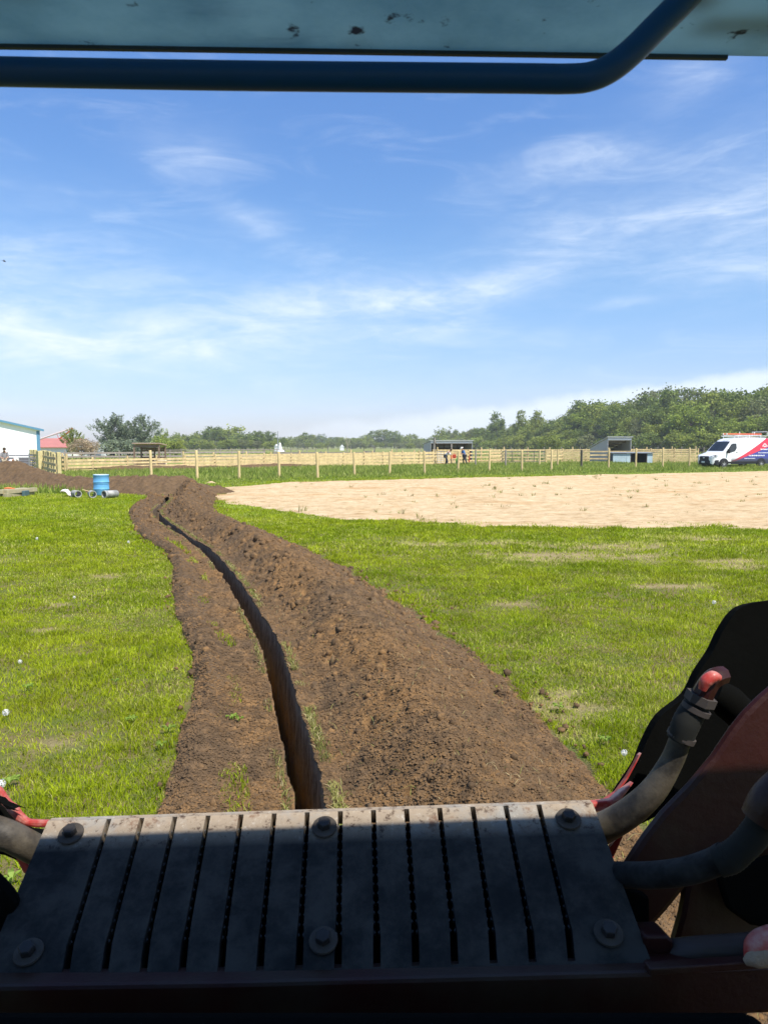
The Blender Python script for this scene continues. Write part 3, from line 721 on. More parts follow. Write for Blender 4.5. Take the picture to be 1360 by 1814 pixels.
topx = [700, 740, 770, 790, 812, 850, 868, 880, 892, 905, 925, 938, 955, 985, 1005, 1020, 1050, 1075, 1100, 1130, 1155, 1180, 1200, 1215, 1235, 1260, 1300, 1340, 1400, 1500, 1700]
topy = [783, 780, 772, 766, 762, 760, 756, 754, 756, 758, 752, 748, 745, 742, 732, 722, 716, 712, 706, 705, 704, 702, 700, 700, 704, 700, 694, 694, 692, 690, 700]
def woodD(px): return float(np.interp(px, [700, 760, 860, 1000, 1150, 1360, 1700], [560, 430, 310, 240, 200, 175, 165]))
names_k = [('round', 'mid'), ('round', 'dark'), ('tall', 'mid'), ('tall', 'dark'), ('round', 'olive'), ('tall', 'olive'), ('round', 'lime')]
def wl_label(px, lk, k, row):
    where = 'beyond the long grey shed' if px < 845 else 'right of the long grey shed' if px < 950 else 'between the two grey sheds' if px < 1040 else 'behind the narrow grey shed' if px < 1130 else 'left of the white van' if px < 1225 else 'behind the white van'
    return f"{dict(dark='dark green', mid='mid green', olive='olive', lime='yellow green')[lk]} {dict(round='round', tall='tall')[k]} tree in the {['front', 'second', 'middle', 'rear', 'hindmost'][row]} of the wood {where}"
WG = 'broadleaf trees packed in the wood behind the sheds'
row_txt = {0: 'broadleaf tree of mixed green standing in the dense wood at the right', }
for row, (dd, hf, lime) in enumerate([(0, .62, .25), (9, .80, .15), (20, .93, .08), (34, 1.0, .05), (50, 1.03, 0)]):
    px = 742+row*7
    while px < 1480:
        D = woodD(px)+dd+random.uniform(-3, 3); ty = np.interp(px, topx, topy)
        h = ((790-ty)/1320*D+CAM_H)*hf*random.choice([.86, .93, .98, 1.03, 1.10])
        k, lk = random.choices(names_k, [3, 3, 3, 2, 1.2, 1, lime*8])[0]
        tree('broadleaf_tree', X_at(px, D), D, h, random.uniform(.85, 1.35), k, lk, wl_label(px, lk, k, row), group=WG)
        px += random.uniform(.40, .58)*h/D*1320*.85
# understorey edge of the wood
px = 745
while px < 1480:
    D = woodD(px)-6-random.random()*5; h = random.uniform(3.0, 6.2); lk = random.choice(['mid', 'dark', 'lime', 'olive']); wh = wl_label(px, lk, 'round', 0).split('wood ')[1]
    tree('wood_edge_shrub', X_at(px, D), D, h, random.uniform(1.0, 1.5), 'bush', lk, f"low {dict(dark='dark green', mid='mid green', olive='olive', lime='yellow green')[lk]} shrub at the wood edge {wh}", cat='shrub', group='shrubs along the edge of the wood')
    px += h*.8/D*1320
# trees that stand out of the right hand skyline
for px, yt, wf, k, lk, lb in [(783, 750, 1.0, 'airy', 'mid', 'airy pale tree standing out above the roof of the long grey shed'), (880, 730, .95, 'tall', 'dark', 'tall dark isolated tree standing above the skyline between the two grey sheds'),
      (922, 727, .9, 'tall', 'mid', 'left one of a pair of pale tall trees above the wood'), (948, 727, .9, 'tall', 'mid', 'right one of a pair of pale tall trees above the wood'), (1022, 711, 1.0, 'tall', 'dark', 'tall dark tree where the wood steps up beside the open grey shed'),
      (1182, 687, .9, 'tall', 'dark', 'dark spire shaped tree left of the highest tree on the skyline'), (1215, 680, 1.0, 'airy', 'dark', 'highest tree of the skyline with an open airy crown'), (1262, 692, 1.0, 'round', 'mid', 'rounded tree on the skyline above the white van'),
      (1215, 716, 1.3, 'round', 'lime', 'yellow green spreading tree in front of the wood, left of the van'), (1305, 688, 1.2, 'round', 'dark', 'broad dark tree high on the skyline above the van roof')]:
    tpx('skyline_tree', px, yt, woodD(px)+(16 if lk != 'lime' else -2), wf, k, lk, lb)
tpx('roadside_tree', 975, 766, 195, 1.1, 'bush', 'mid', 'small round green tree alone at the foot of the wood')
# woods on the left horizon
LG = 'distant trees on the horizon behind the board fence'
def row(p0, p1, D0, ty, lb, keys, grp, sp=.62, kinds=('round', 'bush', 'round')):
    px = p0
    while px < p1:
        D = D0*random.uniform(.95, 1.08); h = ((790-np.interp(px, *ty))/1320*D+CAM_H)*random.uniform(.85, 1.1)
        kk = random.choice(kinds); lk = random.choice(keys); b_ = next(((t_) for lim, t_ in ((175, 'beyond the barn and the auger'), (240, 'behind the feathery trees'), (300, 'above the wooden shelter'), (380, 'between the wooden shelter and the grove centre'), (440, 'in the tallest part of the left grove'), (505, 'just left of the white tarp'), (580, 'just right of the white tarp'), (640, 'by the tiny white hut'), (700, 'behind the farm wagon'), (9999, 'left of the long grey shed')) if px < lim))
        tree('distant_tree', X_at(px, D), D, h, random.uniform(1.1, 1.5), kk, lk, f"{dict(dark='dark', mid='mid green', lime='yellow green', olive='olive')[lk]} {dict(round='rounded', bush='bushy')[kk]} {lb} {b_}", group=grp)
        px += sp*h/D*1320
ty1 = ([270, 300, 318, 340, 362, 375, 398, 425, 440, 452, 472, 486, 500], [776, 774, 762, 768, 762, 754, 753, 754, 765, 767, 759, 764, 776])
row(270, 500, 330, ty1, 'tree,', ['dark', 'dark', 'mid'], 'trees of the left horizon grove')
row(276, 496, 350, ([0, 2000], [772, 772]), 'tree in the second row,', ['dark', 'mid'], 'trees of the left horizon grove')
row(275, 500, 300, ([0, 2000], [778, 778]), 'tree in front,', ['mid', 'lime', 'olive', 'mid'], 'bushy trees in front of the left grove')
ty2 = ([495, 520, 545, 570, 600, 640, 665, 680, 700, 720, 745, 760], [778, 772, 766, 770, 775, 773, 764, 760, 766, 766, 772, 778])
row(505, 765, 520, ty2, 'far hazy tree', ['dark', 'mid'], 'hazy trees on the middle horizon', .55)
row(505, 765, 560, ([0, 2000], [777, 777]), 'farthest hazy tree', ['dark', 'mid'], 'hazy trees on the middle horizon', .5)
row(510, 760, 430, ([0, 2000], [783, 783]), 'low bush at the tree foot', ['mid', 'olive'], 'low bushes on the middle horizon', .7)
row(-200, 75, 420, ([0, 2000], [775, 775]), 'distant tree hidden behind the white barn', ['mid', 'dark'], 'distant trees at the far left')
row(75, 290, 320, ([0, 150, 175, 300], [784, 782, 784, 778]), 'low distant tree', ['mid', 'dark'], 'low trees behind the grey green pair')
tpx('skyline_tree', 571, 766, 480, 1.0, 'airy', 'grey', 'small bare looking airy tree on the middle horizon')
tpx('skyline_tree', 541, 766, 500, 1.0, 'round', 'dark', 'dark round topped tree on the horizon just right of the white tarp')
tpx('willow_tree', 204, 733, 118, 1.12, 'feather', 'grey', 'left of the two large grey green feathery trees')
tpx('willow_tree', 228, 752, 120, 1.1, 'feather', 'grey', 'lower middle crown between the two large feathery trees')
tpx('willow_tree', 254, 735, 118, .98, 'feather', 'grey', 'right of the two large grey green feathery trees, above the wooden shelter')
tpx('willow_tree', 216, 772, 115, 1.5, 'bush', 'grey', 'low grey green growth under the two large feathery trees')
tpx('willow_tree', 250, 774, 115, 1.4, 'bush', 'grey', 'grey green growth behind the roof of the wooden shelter')
tpx('young_tree', 131, 758, 100, .8, 'feather', 'mid', 'small young tree under the tip of the grain auger')
tpx('blossom_tree', 146, 775, 92, 1.3, 'round', 'blossom', 'larger pinkish brown blossoming tree in front of the white farm building')
tpx('blossom_tree', 163, 778, 93, 1.1, 'round', 'blossom', 'smaller pinkish brown blossoming tree, right of the other')
tpx('bush_tree', 185, 782, 140, 1.6, 'bush', 'mid', 'dark green bush left of the feathery trees')
tpx('bush_tree', 174, 786, 138, 1.5, 'bush', 'dark', 'small dark bush behind the pinkish trees')
tpx('pale_tree', 288, 754, 150, .7, 'airy', 'lime', 'slender pale green airy tree beside the feathery trees')
tpx('bush_tree', 293, 772, 145, 1.3, 'bush', 'lime', 'bright yellow green bush right of the wooden shelter')
tpx('bush_tree', 312, 777, 145, 1.3, 'bush', 'mid', 'green bush right of the yellow green one')

# ------------------------------------------------------------------ fences
PINE = mat('new_pine', (.66, .50, .25), .8, .25, 5, col2=(.50, .375, .19), c2scale=3, objvar=.10, stretch=(1, 1, .3))
TREATED = mat('treated_pine', (.50, .42, .20), .85, .25, 6, objvar=.15)
OLDW = mat('weathered_wood', (.27, .235, .20), .95, .3, 4, objvar=.12)
DARKP = mat('dark_post', (.12, .105, .075), .95, .3, 6)
GALV = mat('galvanised', (.42, .42, .42), .45, .15, 5, metallic=.6)
DARKSTEEL = mat('dark_pipe', (.08, .075, .08), .6, .2, 5, metallic=.3)
ORD = ['first', 'second', 'third', 'fourth', 'fifth', 'sixth', 'seventh', 'eighth', 'ninth', 'tenth', 'eleventh', 'twelfth', 'thirteenth', 'fourteenth', 'fifteenth', 'sixteenth', 'seventeenth', 'eighteenth', 'nineteenth', 'twentieth']
def post_mesh(m, base, h, w, lean=(0, 0), rz=0.0):
    b = Vector(base); t = b+Vector((lean[0], lean[1], h))
    m.tube([b-Vector((0, 0, .1)), b+(t-b)*.5, t-Vector((0, 0, .015)), t], [w*.72, w*.70, w*.69, w*.58], 4 if w > .12 else 8)
posts = [(269, 850, 798), (350, 851, 798), (424, 849, 799), (495, 847, 801), (563, 847, 801), (628, 844, 801), (690, 842, 800), (752, 840, 799), (811, 838, 799), (866, 837, 798), (924, 836, 798), (976, 835, 797), (1077, 832, 795), (1125, 832, 794), (1173, 831, 793), (1220, 829, 793)]
for i, (px, yb, yt) in enumerate(posts):
    g = G(px, yb); h = (yb-yt)/1320*g.y; m = MB(); post_mesh(m, (0, 0, 0), h, .105, (random.uniform(-.05, .03), 0))
    o = m.build('fence_post', PINE if i != 9 else PINE); o.location = g
    tag(o, f'bare new wooden post before the board fence, {ORD[i]} from the left in the front row', 'post', 'bare posts of the front row')
for i, (px, yb, yt, cm) in enumerate([(895, 829, 797, OLDW), (1029, 830, 797, DARKP), (987, 827, 797, PINE), (955, 827, 797, PINE), (842, 827, 797, OLDW)]):
    g = G(px, yb); m = MB(); post_mesh(m, (0, 0, 0), (yb-yt)/1320*g.y, .10 if cm is not DARKP else .14)
    o = m.build('fence_post', cm); o.location = g
    tag(o, ['weathered post standing in the grass before the tube gate', 'thick dark post standing in the tall grass left of the grey sheet hut', 'new post close behind the front row, left of the dark post', 'new post behind the front row by the tube gate', 'weathered post behind the front row right of the two workers'][i], 'post')
def fence(name, pts, hs, label, material=PINE, nb=4, bw=.145, step=2.4, pw=.11, group=None, postmat=None, ragged=.0, top=.03, low=.14, cat='board fence'):
    root = empty(name, (pts[0][0], pts[0][1], 0)); tag(root, label, cat, group); O = Vector((pts[0][0], pts[0][1], 0))
    P = [Vector((p[0], p[1], 0)) for p in pts]; L = [0]
    for a, b in zip(P, P[1:]): L.append(L[-1]+(b-a).length)
    n = max(1, round(L[-1]/step)); S = [L[-1]*i/n for i in range(n+1)]
    def at(s):
        s = max(0, min(L[-1], s)); k = max(i for i in range(len(L)) if L[i] <= s+1e-6); k = min(k, len(P)-2)
        return P[k].lerp(P[k+1], (s-L[k])/(L[k+1]-L[k]))
    hh = lambda s: np.interp(s, np.linspace(0, L[-1], len(hs)), hs)
    d0 = (P[-1]-P[0]).normalized(); back = Vector((-d0.y, d0.x, 0))
    if back.y < 0: back = -back
    S = [s+random.uniform(-.2, .2)*(0 < i < n) for i, s in enumerate(S)]
    for s in S:
        m = MB(); p = at(s)-O; post_mesh(m, p+back*(pw*.5+.025), float(hh(s))*random.uniform(1.06, 1.16), pw); m.build('post', postmat or material, root)
    for k in range(nb):
        m = MB()
        for s0, s1 in zip(S, S[1:]):
            pass
            z0, z1 = ((low+(float(hh(s))*.93-low-bw/2)*k/(nb-1)+random.uniform(-.012, .012)) for s in (s0, s1))
            a = at(s0+.004)-O; b = at(s1-.004)-O; m.bar(a+Vector((0, 0, z0)), b+Vector((0, 0, z1)), .03, bw)
        if m.v: m.build('board', material, root)
    return root
FP = [(-21.3, 50), (-19.3, 52.9), (-14.2, 56.9), (-9.3, 60.5), (-3.8, 62.9), (1.5, 67.5), (6.6, 72.4)]
FP2 = [(8.9, 73.5), (14.5, 76.0)]
fence('board_fence', FP, [.95, .97, 1.02, 1.12, 1.16, 1.22, 1.30], 'long new four board fence running from the left corner to the two workers', step=2.3)
fence('board_fence', [(X_at(868, 74), 74), (X_at(888, 75), 75)], [1.35, 1.35], 'short new board fence panel left of the dark tube gate', step=1.2)
fence('board_fence', [(X_at(966, 76.5), 76.5), (18.6, 77.3), (24, 76.2), (31.5, 75)], [1.35, 1.4, 1.4, 1.4], 'new four board fence running behind the grey sheet hut towards the van', step=2.3)
fence('board_fence', [(-16.2, 60.5), (-12, 63), (-4, 68.5), (3, 74), (9, 79)], [1.2, 1.2, 1.25, 1.3, 1.35], 'second new board fence just behind the long one in the middle', step=2.6, nb=4)
fence('board_fence', [(6, 84), (14, 86), (24, 86), (35, 84)], [1.5, 1.5, 1.55, 1.55], 'rear new board fence in front of the open grey shed at the right', step=2.6, nb=4)
fence('board_fence', [tuple(G(101, 850)[:2]), tuple(G(88, 846)[:2]), tuple(G(76, 841)[:2]), tuple(G(66, 838)[:2]), tuple(G(54, 835)[:2])], [1.28, 1.3, 1.35, 1.35, 1.35], 'short fence of thick treated posts receding behind the soil heap at the left corner', material=PINE, postmat=TREATED, step=1.15, pw=.20)
fence('corner_fence', [tuple(G(110, 837)[:2]), (-21.3, 50)], [1.15, 1.15], 'short board section joining the thick corner posts to the long fence', step=1.3, cat='board fence')
for i, px in enumerate([72, 94]):
    g = G(px, 845-(i == 0)*3); m = MB(); post_mesh(m, (0, 0, 0), 1.5-.05*i, .26); o = m.build('gate_post', TREATED); o.location = g
    tag(o, ['very thick treated post in the middle of the corner row', 'very thick treated post nearest to the blue drum in the corner row'][i], 'post')
fence('weathered_fence', [(X_at(70, 84), 84), (X_at(250, 88), 88), (X_at(470, 95), 95)], [1.15, 1.2, 1.2], 'old grey weathered board fence behind the wooden shelter', material=OLDW, nb=3, bw=.20, step=2.8, ragged=.12)
fence('weathered_fence', [(X_at(485, 98), 98), (X_at(735, 100), 100)], [1.05, 1.05], 'old grey weathered board fence in the middle before the far field', material=OLDW, nb=3, bw=.2, step=3, ragged=.08)
fence('weathered_fence', [(X_at(290, 118), 118), (X_at(560, 150), 150)], [1.3, 1.3], 'far pale rail fence climbing to the horizon grove', material=OLDW, nb=2, bw=.12, step=4)
fence('pasture_fence', [(X_at(850, 150), 150), (X_at(1060, 130), 130)], [1.5, 1.5], 'thin pale posts of the pasture fence at the foot of the wood', material=OLDW, nb=2, bw=.02, step=3.6, pw=.10)
fence('pasture_fence', [(X_at(1120, 125), 125), (X_at(1380, 118), 118)], [1.5, 1.5], 'thin pasture fence behind the white van', material=OLDW, nb=2, bw=.02, step=3.6, pw=.10)
fence('pasture_fence', [(X_at(505, 200), 200), (X_at(745, 190), 190)], [1.4, 1.4], 'thin far pasture fence below the middle horizon trees', material=OLDW, nb=2, bw=.025, step=6, pw=.12)
g = Vector((X_at(767, 82), 82, 0)); m = MB(); post_mesh(m, (0, 0, 0), 3.0*.9, .17, (.12, 0)); m.bar((.1, -.1, 2.3), (.45, -.1, 2.0), .06, .06)
o = m.build('leaning_post', OLDW); o.location = g; tag(o, 'tall grey leaning post before the long grey shed', 'post')

def tube_gate(x0, x1, D, label, material, h=1.25, nr=6, z0=.25):
    root = empty('tube_gate', (x0, D, 0)); tag(root, label, 'gate', 'tube gates of the paddock'); w = x1-x0
    m = MB()
    m.tube([(0, 0, z0), (0, 0, h), (w, 0, h), (w, 0, z0), (0, 0, z0)], .026, 8); m.build('gate_frame', material, root)
    for k in range(1, nr): m = MB(); m.tube([(0, 0, z0+(h-z0)*k/nr), (w, 0, z0+(h-z0)*k/nr)], .02, 6); m.build('rail', material, root)
    m = MB(); m.bar((w*.5, -.005, z0), (w*.5, -.005, h), .05, .012); m.build('brace', material, root)
    return root
tube_gate(X_at(889, 73), X_at(925, 73), 73.2, 'dark tube gate between two posts right of the workers', DARKSTEEL)
tube_gate(X_at(927, 74), X_at(964, 74), 74.2, 'second dark tube gate, right of the first', DARKSTEEL)
tube_gate(X_at(774, 70.3), X_at(786, 70.3), 70.3, 'small galvanised tube gate just left of the worker in white', GALV)
# steel corral panels at the far left, before the barn
root = empty('corral_panel', (-30.5, 51, 0)); tag(root, 'dark horizontal rail panels standing before the white barn at the left edge', 'corral panel')
for xx in (-2.4, .0, 3.6, 6.3): m = MB(); m.tube([(xx, 0, 0), (xx, 0, 1.3)], .035, 8); m.build('post', GALV, root)
for k in range(7): m = MB(); m.bar((-2.6, -.03, .16+k*.165), (7.0, -.03+.02, .16+k*.165), .02, .085); m.build('rail', mat('violet_steel', (.26, .24, .27), .6, .2, 3, metallic=.2), root)

# ------------------------------------------------------------------ buildings
WHITE = mat('white_sheet', (.78, .79, .78), .55, .06, .6)
BLUET = mat('blue_trim', (.10, .24, .36), .5, .1, 2)
def sheet_mat(name, col, scale=22.0):
    """corrugated sheet metal"""
    m = mat(name, col, .5, .10, 1.2, metallic=.15); t = m.node_tree; N = NT(t); p = t.nodes['Principled BSDF']
    tc = N.n('ShaderNodeTexCoord').outputs['Object']; wv = N.n('ShaderNodeTexWave', wave_type='BANDS', bands_direction='X'); wv.inputs['Scale'].default_value = scale/6.28
    t.links.new(tc, wv.inputs['Vector']); b = N.n('ShaderNodeBump', i_Strength=.6, i_Distance=.03); t.links.new(wv.outputs['Fac'], b.inputs['Height']); t.links.new(b.outputs[0], p.inputs['Normal'])
    return m
GREYS = sheet_mat('grey_sheet', (.37, .385, .385)); ROOFS = sheet_mat('pale_roof_sheet', (.60, .62, .62)); REDR = sheet_mat('faded_red_roof', (.52, .20, .16), 14)
WHITES = sheet_mat('white_ribbed_sheet', (.80, .81, .80), 12)
INNER = mat('shed_boards', (.16, .13, .11), .9, .3, 3)
def wallbox(root, name, a, b, z0, z1, th, material):
    m = MB(); a, b = Vector((a[0], a[1], 0)), Vector((b[0], b[1], 0)); d = (b-a); L = d.length; rz = math.atan2(d.y, d.x)
    m.box(((a+b)/2+Vector((0, 0, (z0+z1)/2))), (L, th, z1-z0), rz=rz); return m.build(name, material, root)
# white barn: its gable end faces us, the long side runs back out of sight
EH = 3.33; BW_ = 18.0; BL = 26.0; RISE = BW_/2*.23; cx0 = X_at(73, 72)
root = empty('barn', (cx0, 72, 0), R(30)); tag(root, 'large white metal barn with blue trim at the left edge', 'barn')
m = MB(); m.prism([(0, 0, .62), (-BW_, 0, .62), (-BW_, 0, EH), (-BW_/2, 0, EH+RISE), (0, 0, EH)], (0, .14, 0)); m.build('gable_wall', mat('barn_white', (.88, .89, .88), .5, .05, .6), root)
m = MB(); m.box((-BW_/2, .08, .31), (BW_, .12, .62)); m.build('dark_base', mat('barn_dark_base', (.10, .095, .10), .7, .2, 1), root)  # darker band along the foot of the gable wall
m = MB(); m.box((-.08, BL/2+.15, EH/2), (.14, BL-.3, EH)); m.box((-BW_+.08, BL/2+.15, EH/2), (.14, BL-.3, EH)); m.build('side_wall', WHITES, root)
m = MB()
for a, b in ((.35, -BW_/2), (-BW_-.35, -BW_/2)): m.prism([(a, -.25, EH-.06), (b, -.25, EH+RISE+.02), (b, -.25, EH+RISE+.12), (a, -.25, EH+.04)], (0, BL+.5, 0))
m.build('roof', WHITES, root)
m = MB()
for a, b in ((.42, -BW_/2), (-BW_-.42, -BW_/2)): m.prism([(a, -.32, EH-.14), (b, -.32, EH+RISE-.04), (b, -.32, EH+RISE+.16), (a, -.32, EH+.06)], (0, .06, 0))
m.build('rake_trim', BLUET, root)
m = MB(); m.box((-.10, -.03, EH/2-.04), (.26, .05, EH-.1)); m.box((.04, .1, EH/2-.04), (.05, .26, EH-.1)); m.build('corner_trim', BLUET, root)
m = MB(); m.box((-8, -.03, 1.5), (4.0, .05, 3.0)); m.build('door', mat('barn_door', (.6, .6, .6), .6, .1), root)
# low white farm building with a red roof
root = empty('farm_building', (X_at(50, 118), 118, 0)); tag(root, 'low white farm building under a faded red roof behind the barn', 'farm building')
Wd = X_at(128, 118)-X_at(50, 118)
m = MB(); m.box((Wd/2, 4, .8), (Wd, 8, 1.6)); m.build('wall', WHITES, root)
m = MB(); m.prism([(-.3, -.4, 1.52), (-.3, 4, 2.95), (-.3, 4, 3.05), (-.3, -.4, 1.62)], (Wd+.6, 0, 0)); m.prism([(-.3, 8.4, 1.52), (-.3, 4, 2.95), (-.3, 4, 3.05), (-.3, 8.4, 1.62)], (Wd+.6, 0, 0)); m.build('roof', REDR, root)
root = empty('farm_building', (X_at(128, 119), 119, 0)); tag(root, 'white low wing of the farm building behind the pinkish trees', 'farm building')
Wd = X_at(168, 119)-X_at(128, 119); m = MB(); m.box((Wd/2, 3, .8), (Wd, 6, 1.6)); m.build('wall', WHITES, root)
m = MB(); m.prism([(0, -.3, 1.61), (0, 3, 2.2), (0, 6.3, 1.61)], (Wd, 0, 0)); m.build('roof', ROOFS, root)
for a in (1.0, 2.2): m = MB(); m.box((a, -.02, .95), (.6, .05, .5)); m.build('window', mat('dark_glass', (.03, .035, .04), .15, .1), root)
root = empty('long_low_building', (X_at(168, 150), 150, 0)); tag(root, 'long low pale building behind the feathery trees', 'farm building')
Wd = X_at(262, 150)-X_at(168, 150); m = MB(); m.box((Wd/2, 3, .5), (Wd, 6, 1.0)); m.build('wall', WHITES, root); m = MB(); m.prism([(0, -.3, 1.01), (0, 3, 1.5), (0, 6.3, 1.01)], (Wd, 0, 0)); m.build('roof', ROOFS, root)
# grain auger
D = 112; RED = mat('red_paint', (.50, .035, .028), .45, .18, 6, spec=.4)
root = empty('grain_auger', (X_at(70, D), D, 0)); tag(root, 'white and red grain auger rising over the red roof', 'grain auger')
f = lambda px, py: (X_at(px, D)-X_at(70, D), 0, CAM_H+(790-py)/1320*D)
m = MB(); m.tube([f(40, 789), f(130, 759.5)], .13, 10); m.build('tube', mat('pale_auger_tube', (.62, .50, .48), .5, .1), root)
m = MB(); m.tube([f(131, 758.5), f(131.5, 763)], .16, 8); m.build('spout', RED, root)
m = MB(); m.bar(f(108, 778), f(127, 764), .14, .20); m.build('strut', RED, root)
m = MB(); m.bar(f(104, 768.5), f(108, 778), .06, .06); m.build('undercarriage', RED, root)
# wooden shelter
D = 62; x0 = X_at(239, D); x1 = X_at(284, D); w = x1-x0; root = empty('wooden_shelter', (x0, D, 0)); tag(root, 'small brown wooden shelter with open front and flat roof behind the board fence', 'shelter')
BROWN = mat('brown_boards', (.20, .135, .10), .85, .3, 4, stretch=(1, 1, 3)); H = 2.0
for px_ in (0.03, w-.03): m = MB(); m.box((px_, 0, H/2-.06), (.12, .12, H-.12)); m.build('post', BROWN, root)
for px_ in (0.03, w*.55, w-.03): m = MB(); m.box((px_, 1.8, H/2-.1), (.12, .12, H-.2)); m.build('post', BROWN, root)
m = MB(); m.prism([(-.08, -.2, H-.02), (-.08, 1.95, H-.16), (-.08, 1.95, H-.08), (-.08, -.2, H+.06)], (w+.16, 0, 0)); m.build('roof', mat('shelter_roof', (.40, .28, .22), .8, .2), root)
m = MB(); m.box((w/2, -.02, H-.20), (w+.05, .04, .20)); m.build('fascia', BROWN, root)
m = MB()
for k in range(5): m.box((w/2, 1.88, .12+k*.17), (w, .03, .155))
for k in range(2): m.box((w/2, 1.88, 1.42+k*.17), (w, .03, .155))
m.build('back_wall', BROWN, root)
m = MB()
for k in range(4): m.box((-.03, .9, .12+k*.18), (.03, 1.8, .16)); m.box((w+.03, .9, .12+k*.18), (.03, 1.8, .16))
m.build('side_wall', BROWN, root)
# sheds
def shed(name, pxa, pxb, D, yt, yback, depth, rz, label, bays):
    x0 = X_at(pxa, D); w = X_at(pxb, D)-x0; root = empty(name, (x0, D, 0), rz); tag(root, label, 'shed')
    zt = CAM_H+(790-yt)/1320*D; zb = CAM_H+(790-yback)/1320*(D+depth)
    for sx in (0, w-.06):
        m = MB(); m.prism([(sx, 0, 0), (sx, depth, 0), (sx, depth, zb), (sx, 0, zt)], (.06, 0, 0)); m.build('side_wall', GREYS, root)
    m = MB(); m.box((w/2, depth+.03, zb/2), (w, .05, zb-.02)); m.build('back_wall', GREYS, root)
    m = MB(); m.prism([(-.12, -.2, zt+.03), (-.12, depth+.2, zb+.03), (-.12, depth+.2, zb+.08), (-.12, -.2, zt+.08)], (w+.24, 0, 0)); m.build('roof', ROOFS, root)
    m = MB(); m.box((w/2, -.03, zt-.13), (w, .05, .30)); m.build('fascia', ROOFS, root)
    for k in range(1, bays): m = MB(); m.box((w*k/bays, .06, (zt-.3)/2), (.13, .12, zt-.3)); m.build('post', OLDW, root)
    m = MB()
    for k in range(1, 4): m.box((w/2, depth-.07, zb*k/4), (w-.14, .07, .12))
    for k in range(3): m.box((w*(k+.5)/3, depth-.04, zb/2), (.10, .06, zb-.05))
    for k in range(1, 4): m.bar((.09, .1+k*depth/4.4, zt-.2-k*(zt-zb)/4.4), (w-.09, .1+k*depth/4.4, zt-.2-k*(zt-zb)/4.4), .06, .12)
    m.build('framing', INNER, root)
    m = MB()
    for k in range(5): m.box((w/2, depth-.12, .12+k*.2), (w-.15, .03, .18))
    m.build('kick_board', INNER, root)
    return root
shed('open_shed', 762, 838, 88, 781, 787, 4.2, R(8), 'long low grey metal shed with an open front behind the two workers', 2)
shed('open_shed', 1074, 1118, 78, 775, 794, 4.4, R(8), 'narrow tall open fronted grey metal shed before the right hand wood', 1)
# sheet metal hut
D = 73.5; x0 = X_at(1084, D); w = X_at(1154, D)-x0; root = empty('sheet_hut', (x0, D, 0)); tag(root, 'low flat roofed hut of pale blue grey sheets in the grass before the right shed', 'hut')
PALEB = mat('pale_blue_sheet', (.42, .52, .56), .5, .15, 2); H = 1.08
m = MB(); m.prism([(-.12, -.15, H), (-.12, 1.9, H+.06), (-.12, 1.9, H+.11), (-.12, -.15, H+.05)], (w+.24, 0, 0)); m.build('roof', mat('dark_edge_roof', (.20, .22, .24), .6, .2), root)
for k in range(5): m = MB(); m.box((w*.17, -.01*(k % 2), .12+k*.20), (w*.34, .03, .185)); m.build('slat', PALEB, root)
m = MB(); m.box((w*.39, 0, H/2), (w*.09, .04, H)); m.build('sheet', PALEB, root)
m = MB(); m.box((w*.93, 0, H/2), (w*.13, .04, H*.98)); m.build('sheet', PALEB, root)
m = MB(); m.box((w/2, 1.8, H/2), (w, .05, H)); m.box((.02, .9, H/2), (.04, 1.75, H)); m.box((w-.02, .9, H/2), (.04, 1.75, H)); m.build('wall', mat('hut_dark_wall', (.08, .09, .10), .8, .2), root)
m = MB(); m.box((w*.60, .02, .95), (.08, .08, .2)); m.box((w*.445, .02, H/2), (.07, .07, H)); m.box((w*.86, .02, H/2), (.07, .07, H)); m.build('frame', INNER, root)
# white draped tarp with a pole, on the horizon
D = 240; root = empty('tarp_mound', (X_at(497, D), D, 0)); tag(root, 'white swooping tarp shape with a thin pole on the far horizon', 'tarp'); TARP = mat('white_tarp', (.80, .80, .78), .6, .12, .8)
m = MB(); m.lathe([(3.3, 0), (2.0, .45), (1.35, 1.2), (1.0, 2.2), (.75, 3.3), (.55, 3.8)], n=16)
vv = []
for x, y, z in m.v: vv.append((x*(1.15 if x > 0 else .6)-.1*z, y*.6, z+.15*math.sin(x*3)))
m.v = [(x*.5, y*.5, z*.74) for x, y, z in vv]; m.build('tarp', TARP, root, smooth=True)
m = MB(); m.tube([(-.7, 0, 0), (-.7, 0, 6.5)], .12, 8); m.build('pole', mat('grey_pole', (.25, .27, .3), .6), root)
m = MB(); m.box((0, 0, 1.2), (2.0, 2, 2.4)); m.prism([(-1.2, -1.2, 2.4), (1.2, -1.2, 2.4), (0, -1.2, 3.4)], (0, 2.4, 0)); m.v = [(x*.6-1.5, y+2.5, z*.7) for x, y, z in m.v]; m.build('small_tent', TARP, root)
D = 300; m = MB(); m.box((0, 0, .7), (1.5, 2, 1.4)); m.prism([(-.9, -1.1, 1.4), (.9, -1.1, 1.4), (0, -1.1, 2.3)], (0, 2.2, 0)); o = m.build('white_hut', TARP); o.location = (X_at(606, D), D, 0); tag(o, 'tiny white pointed hut at the foot of the middle horizon trees', 'hut')
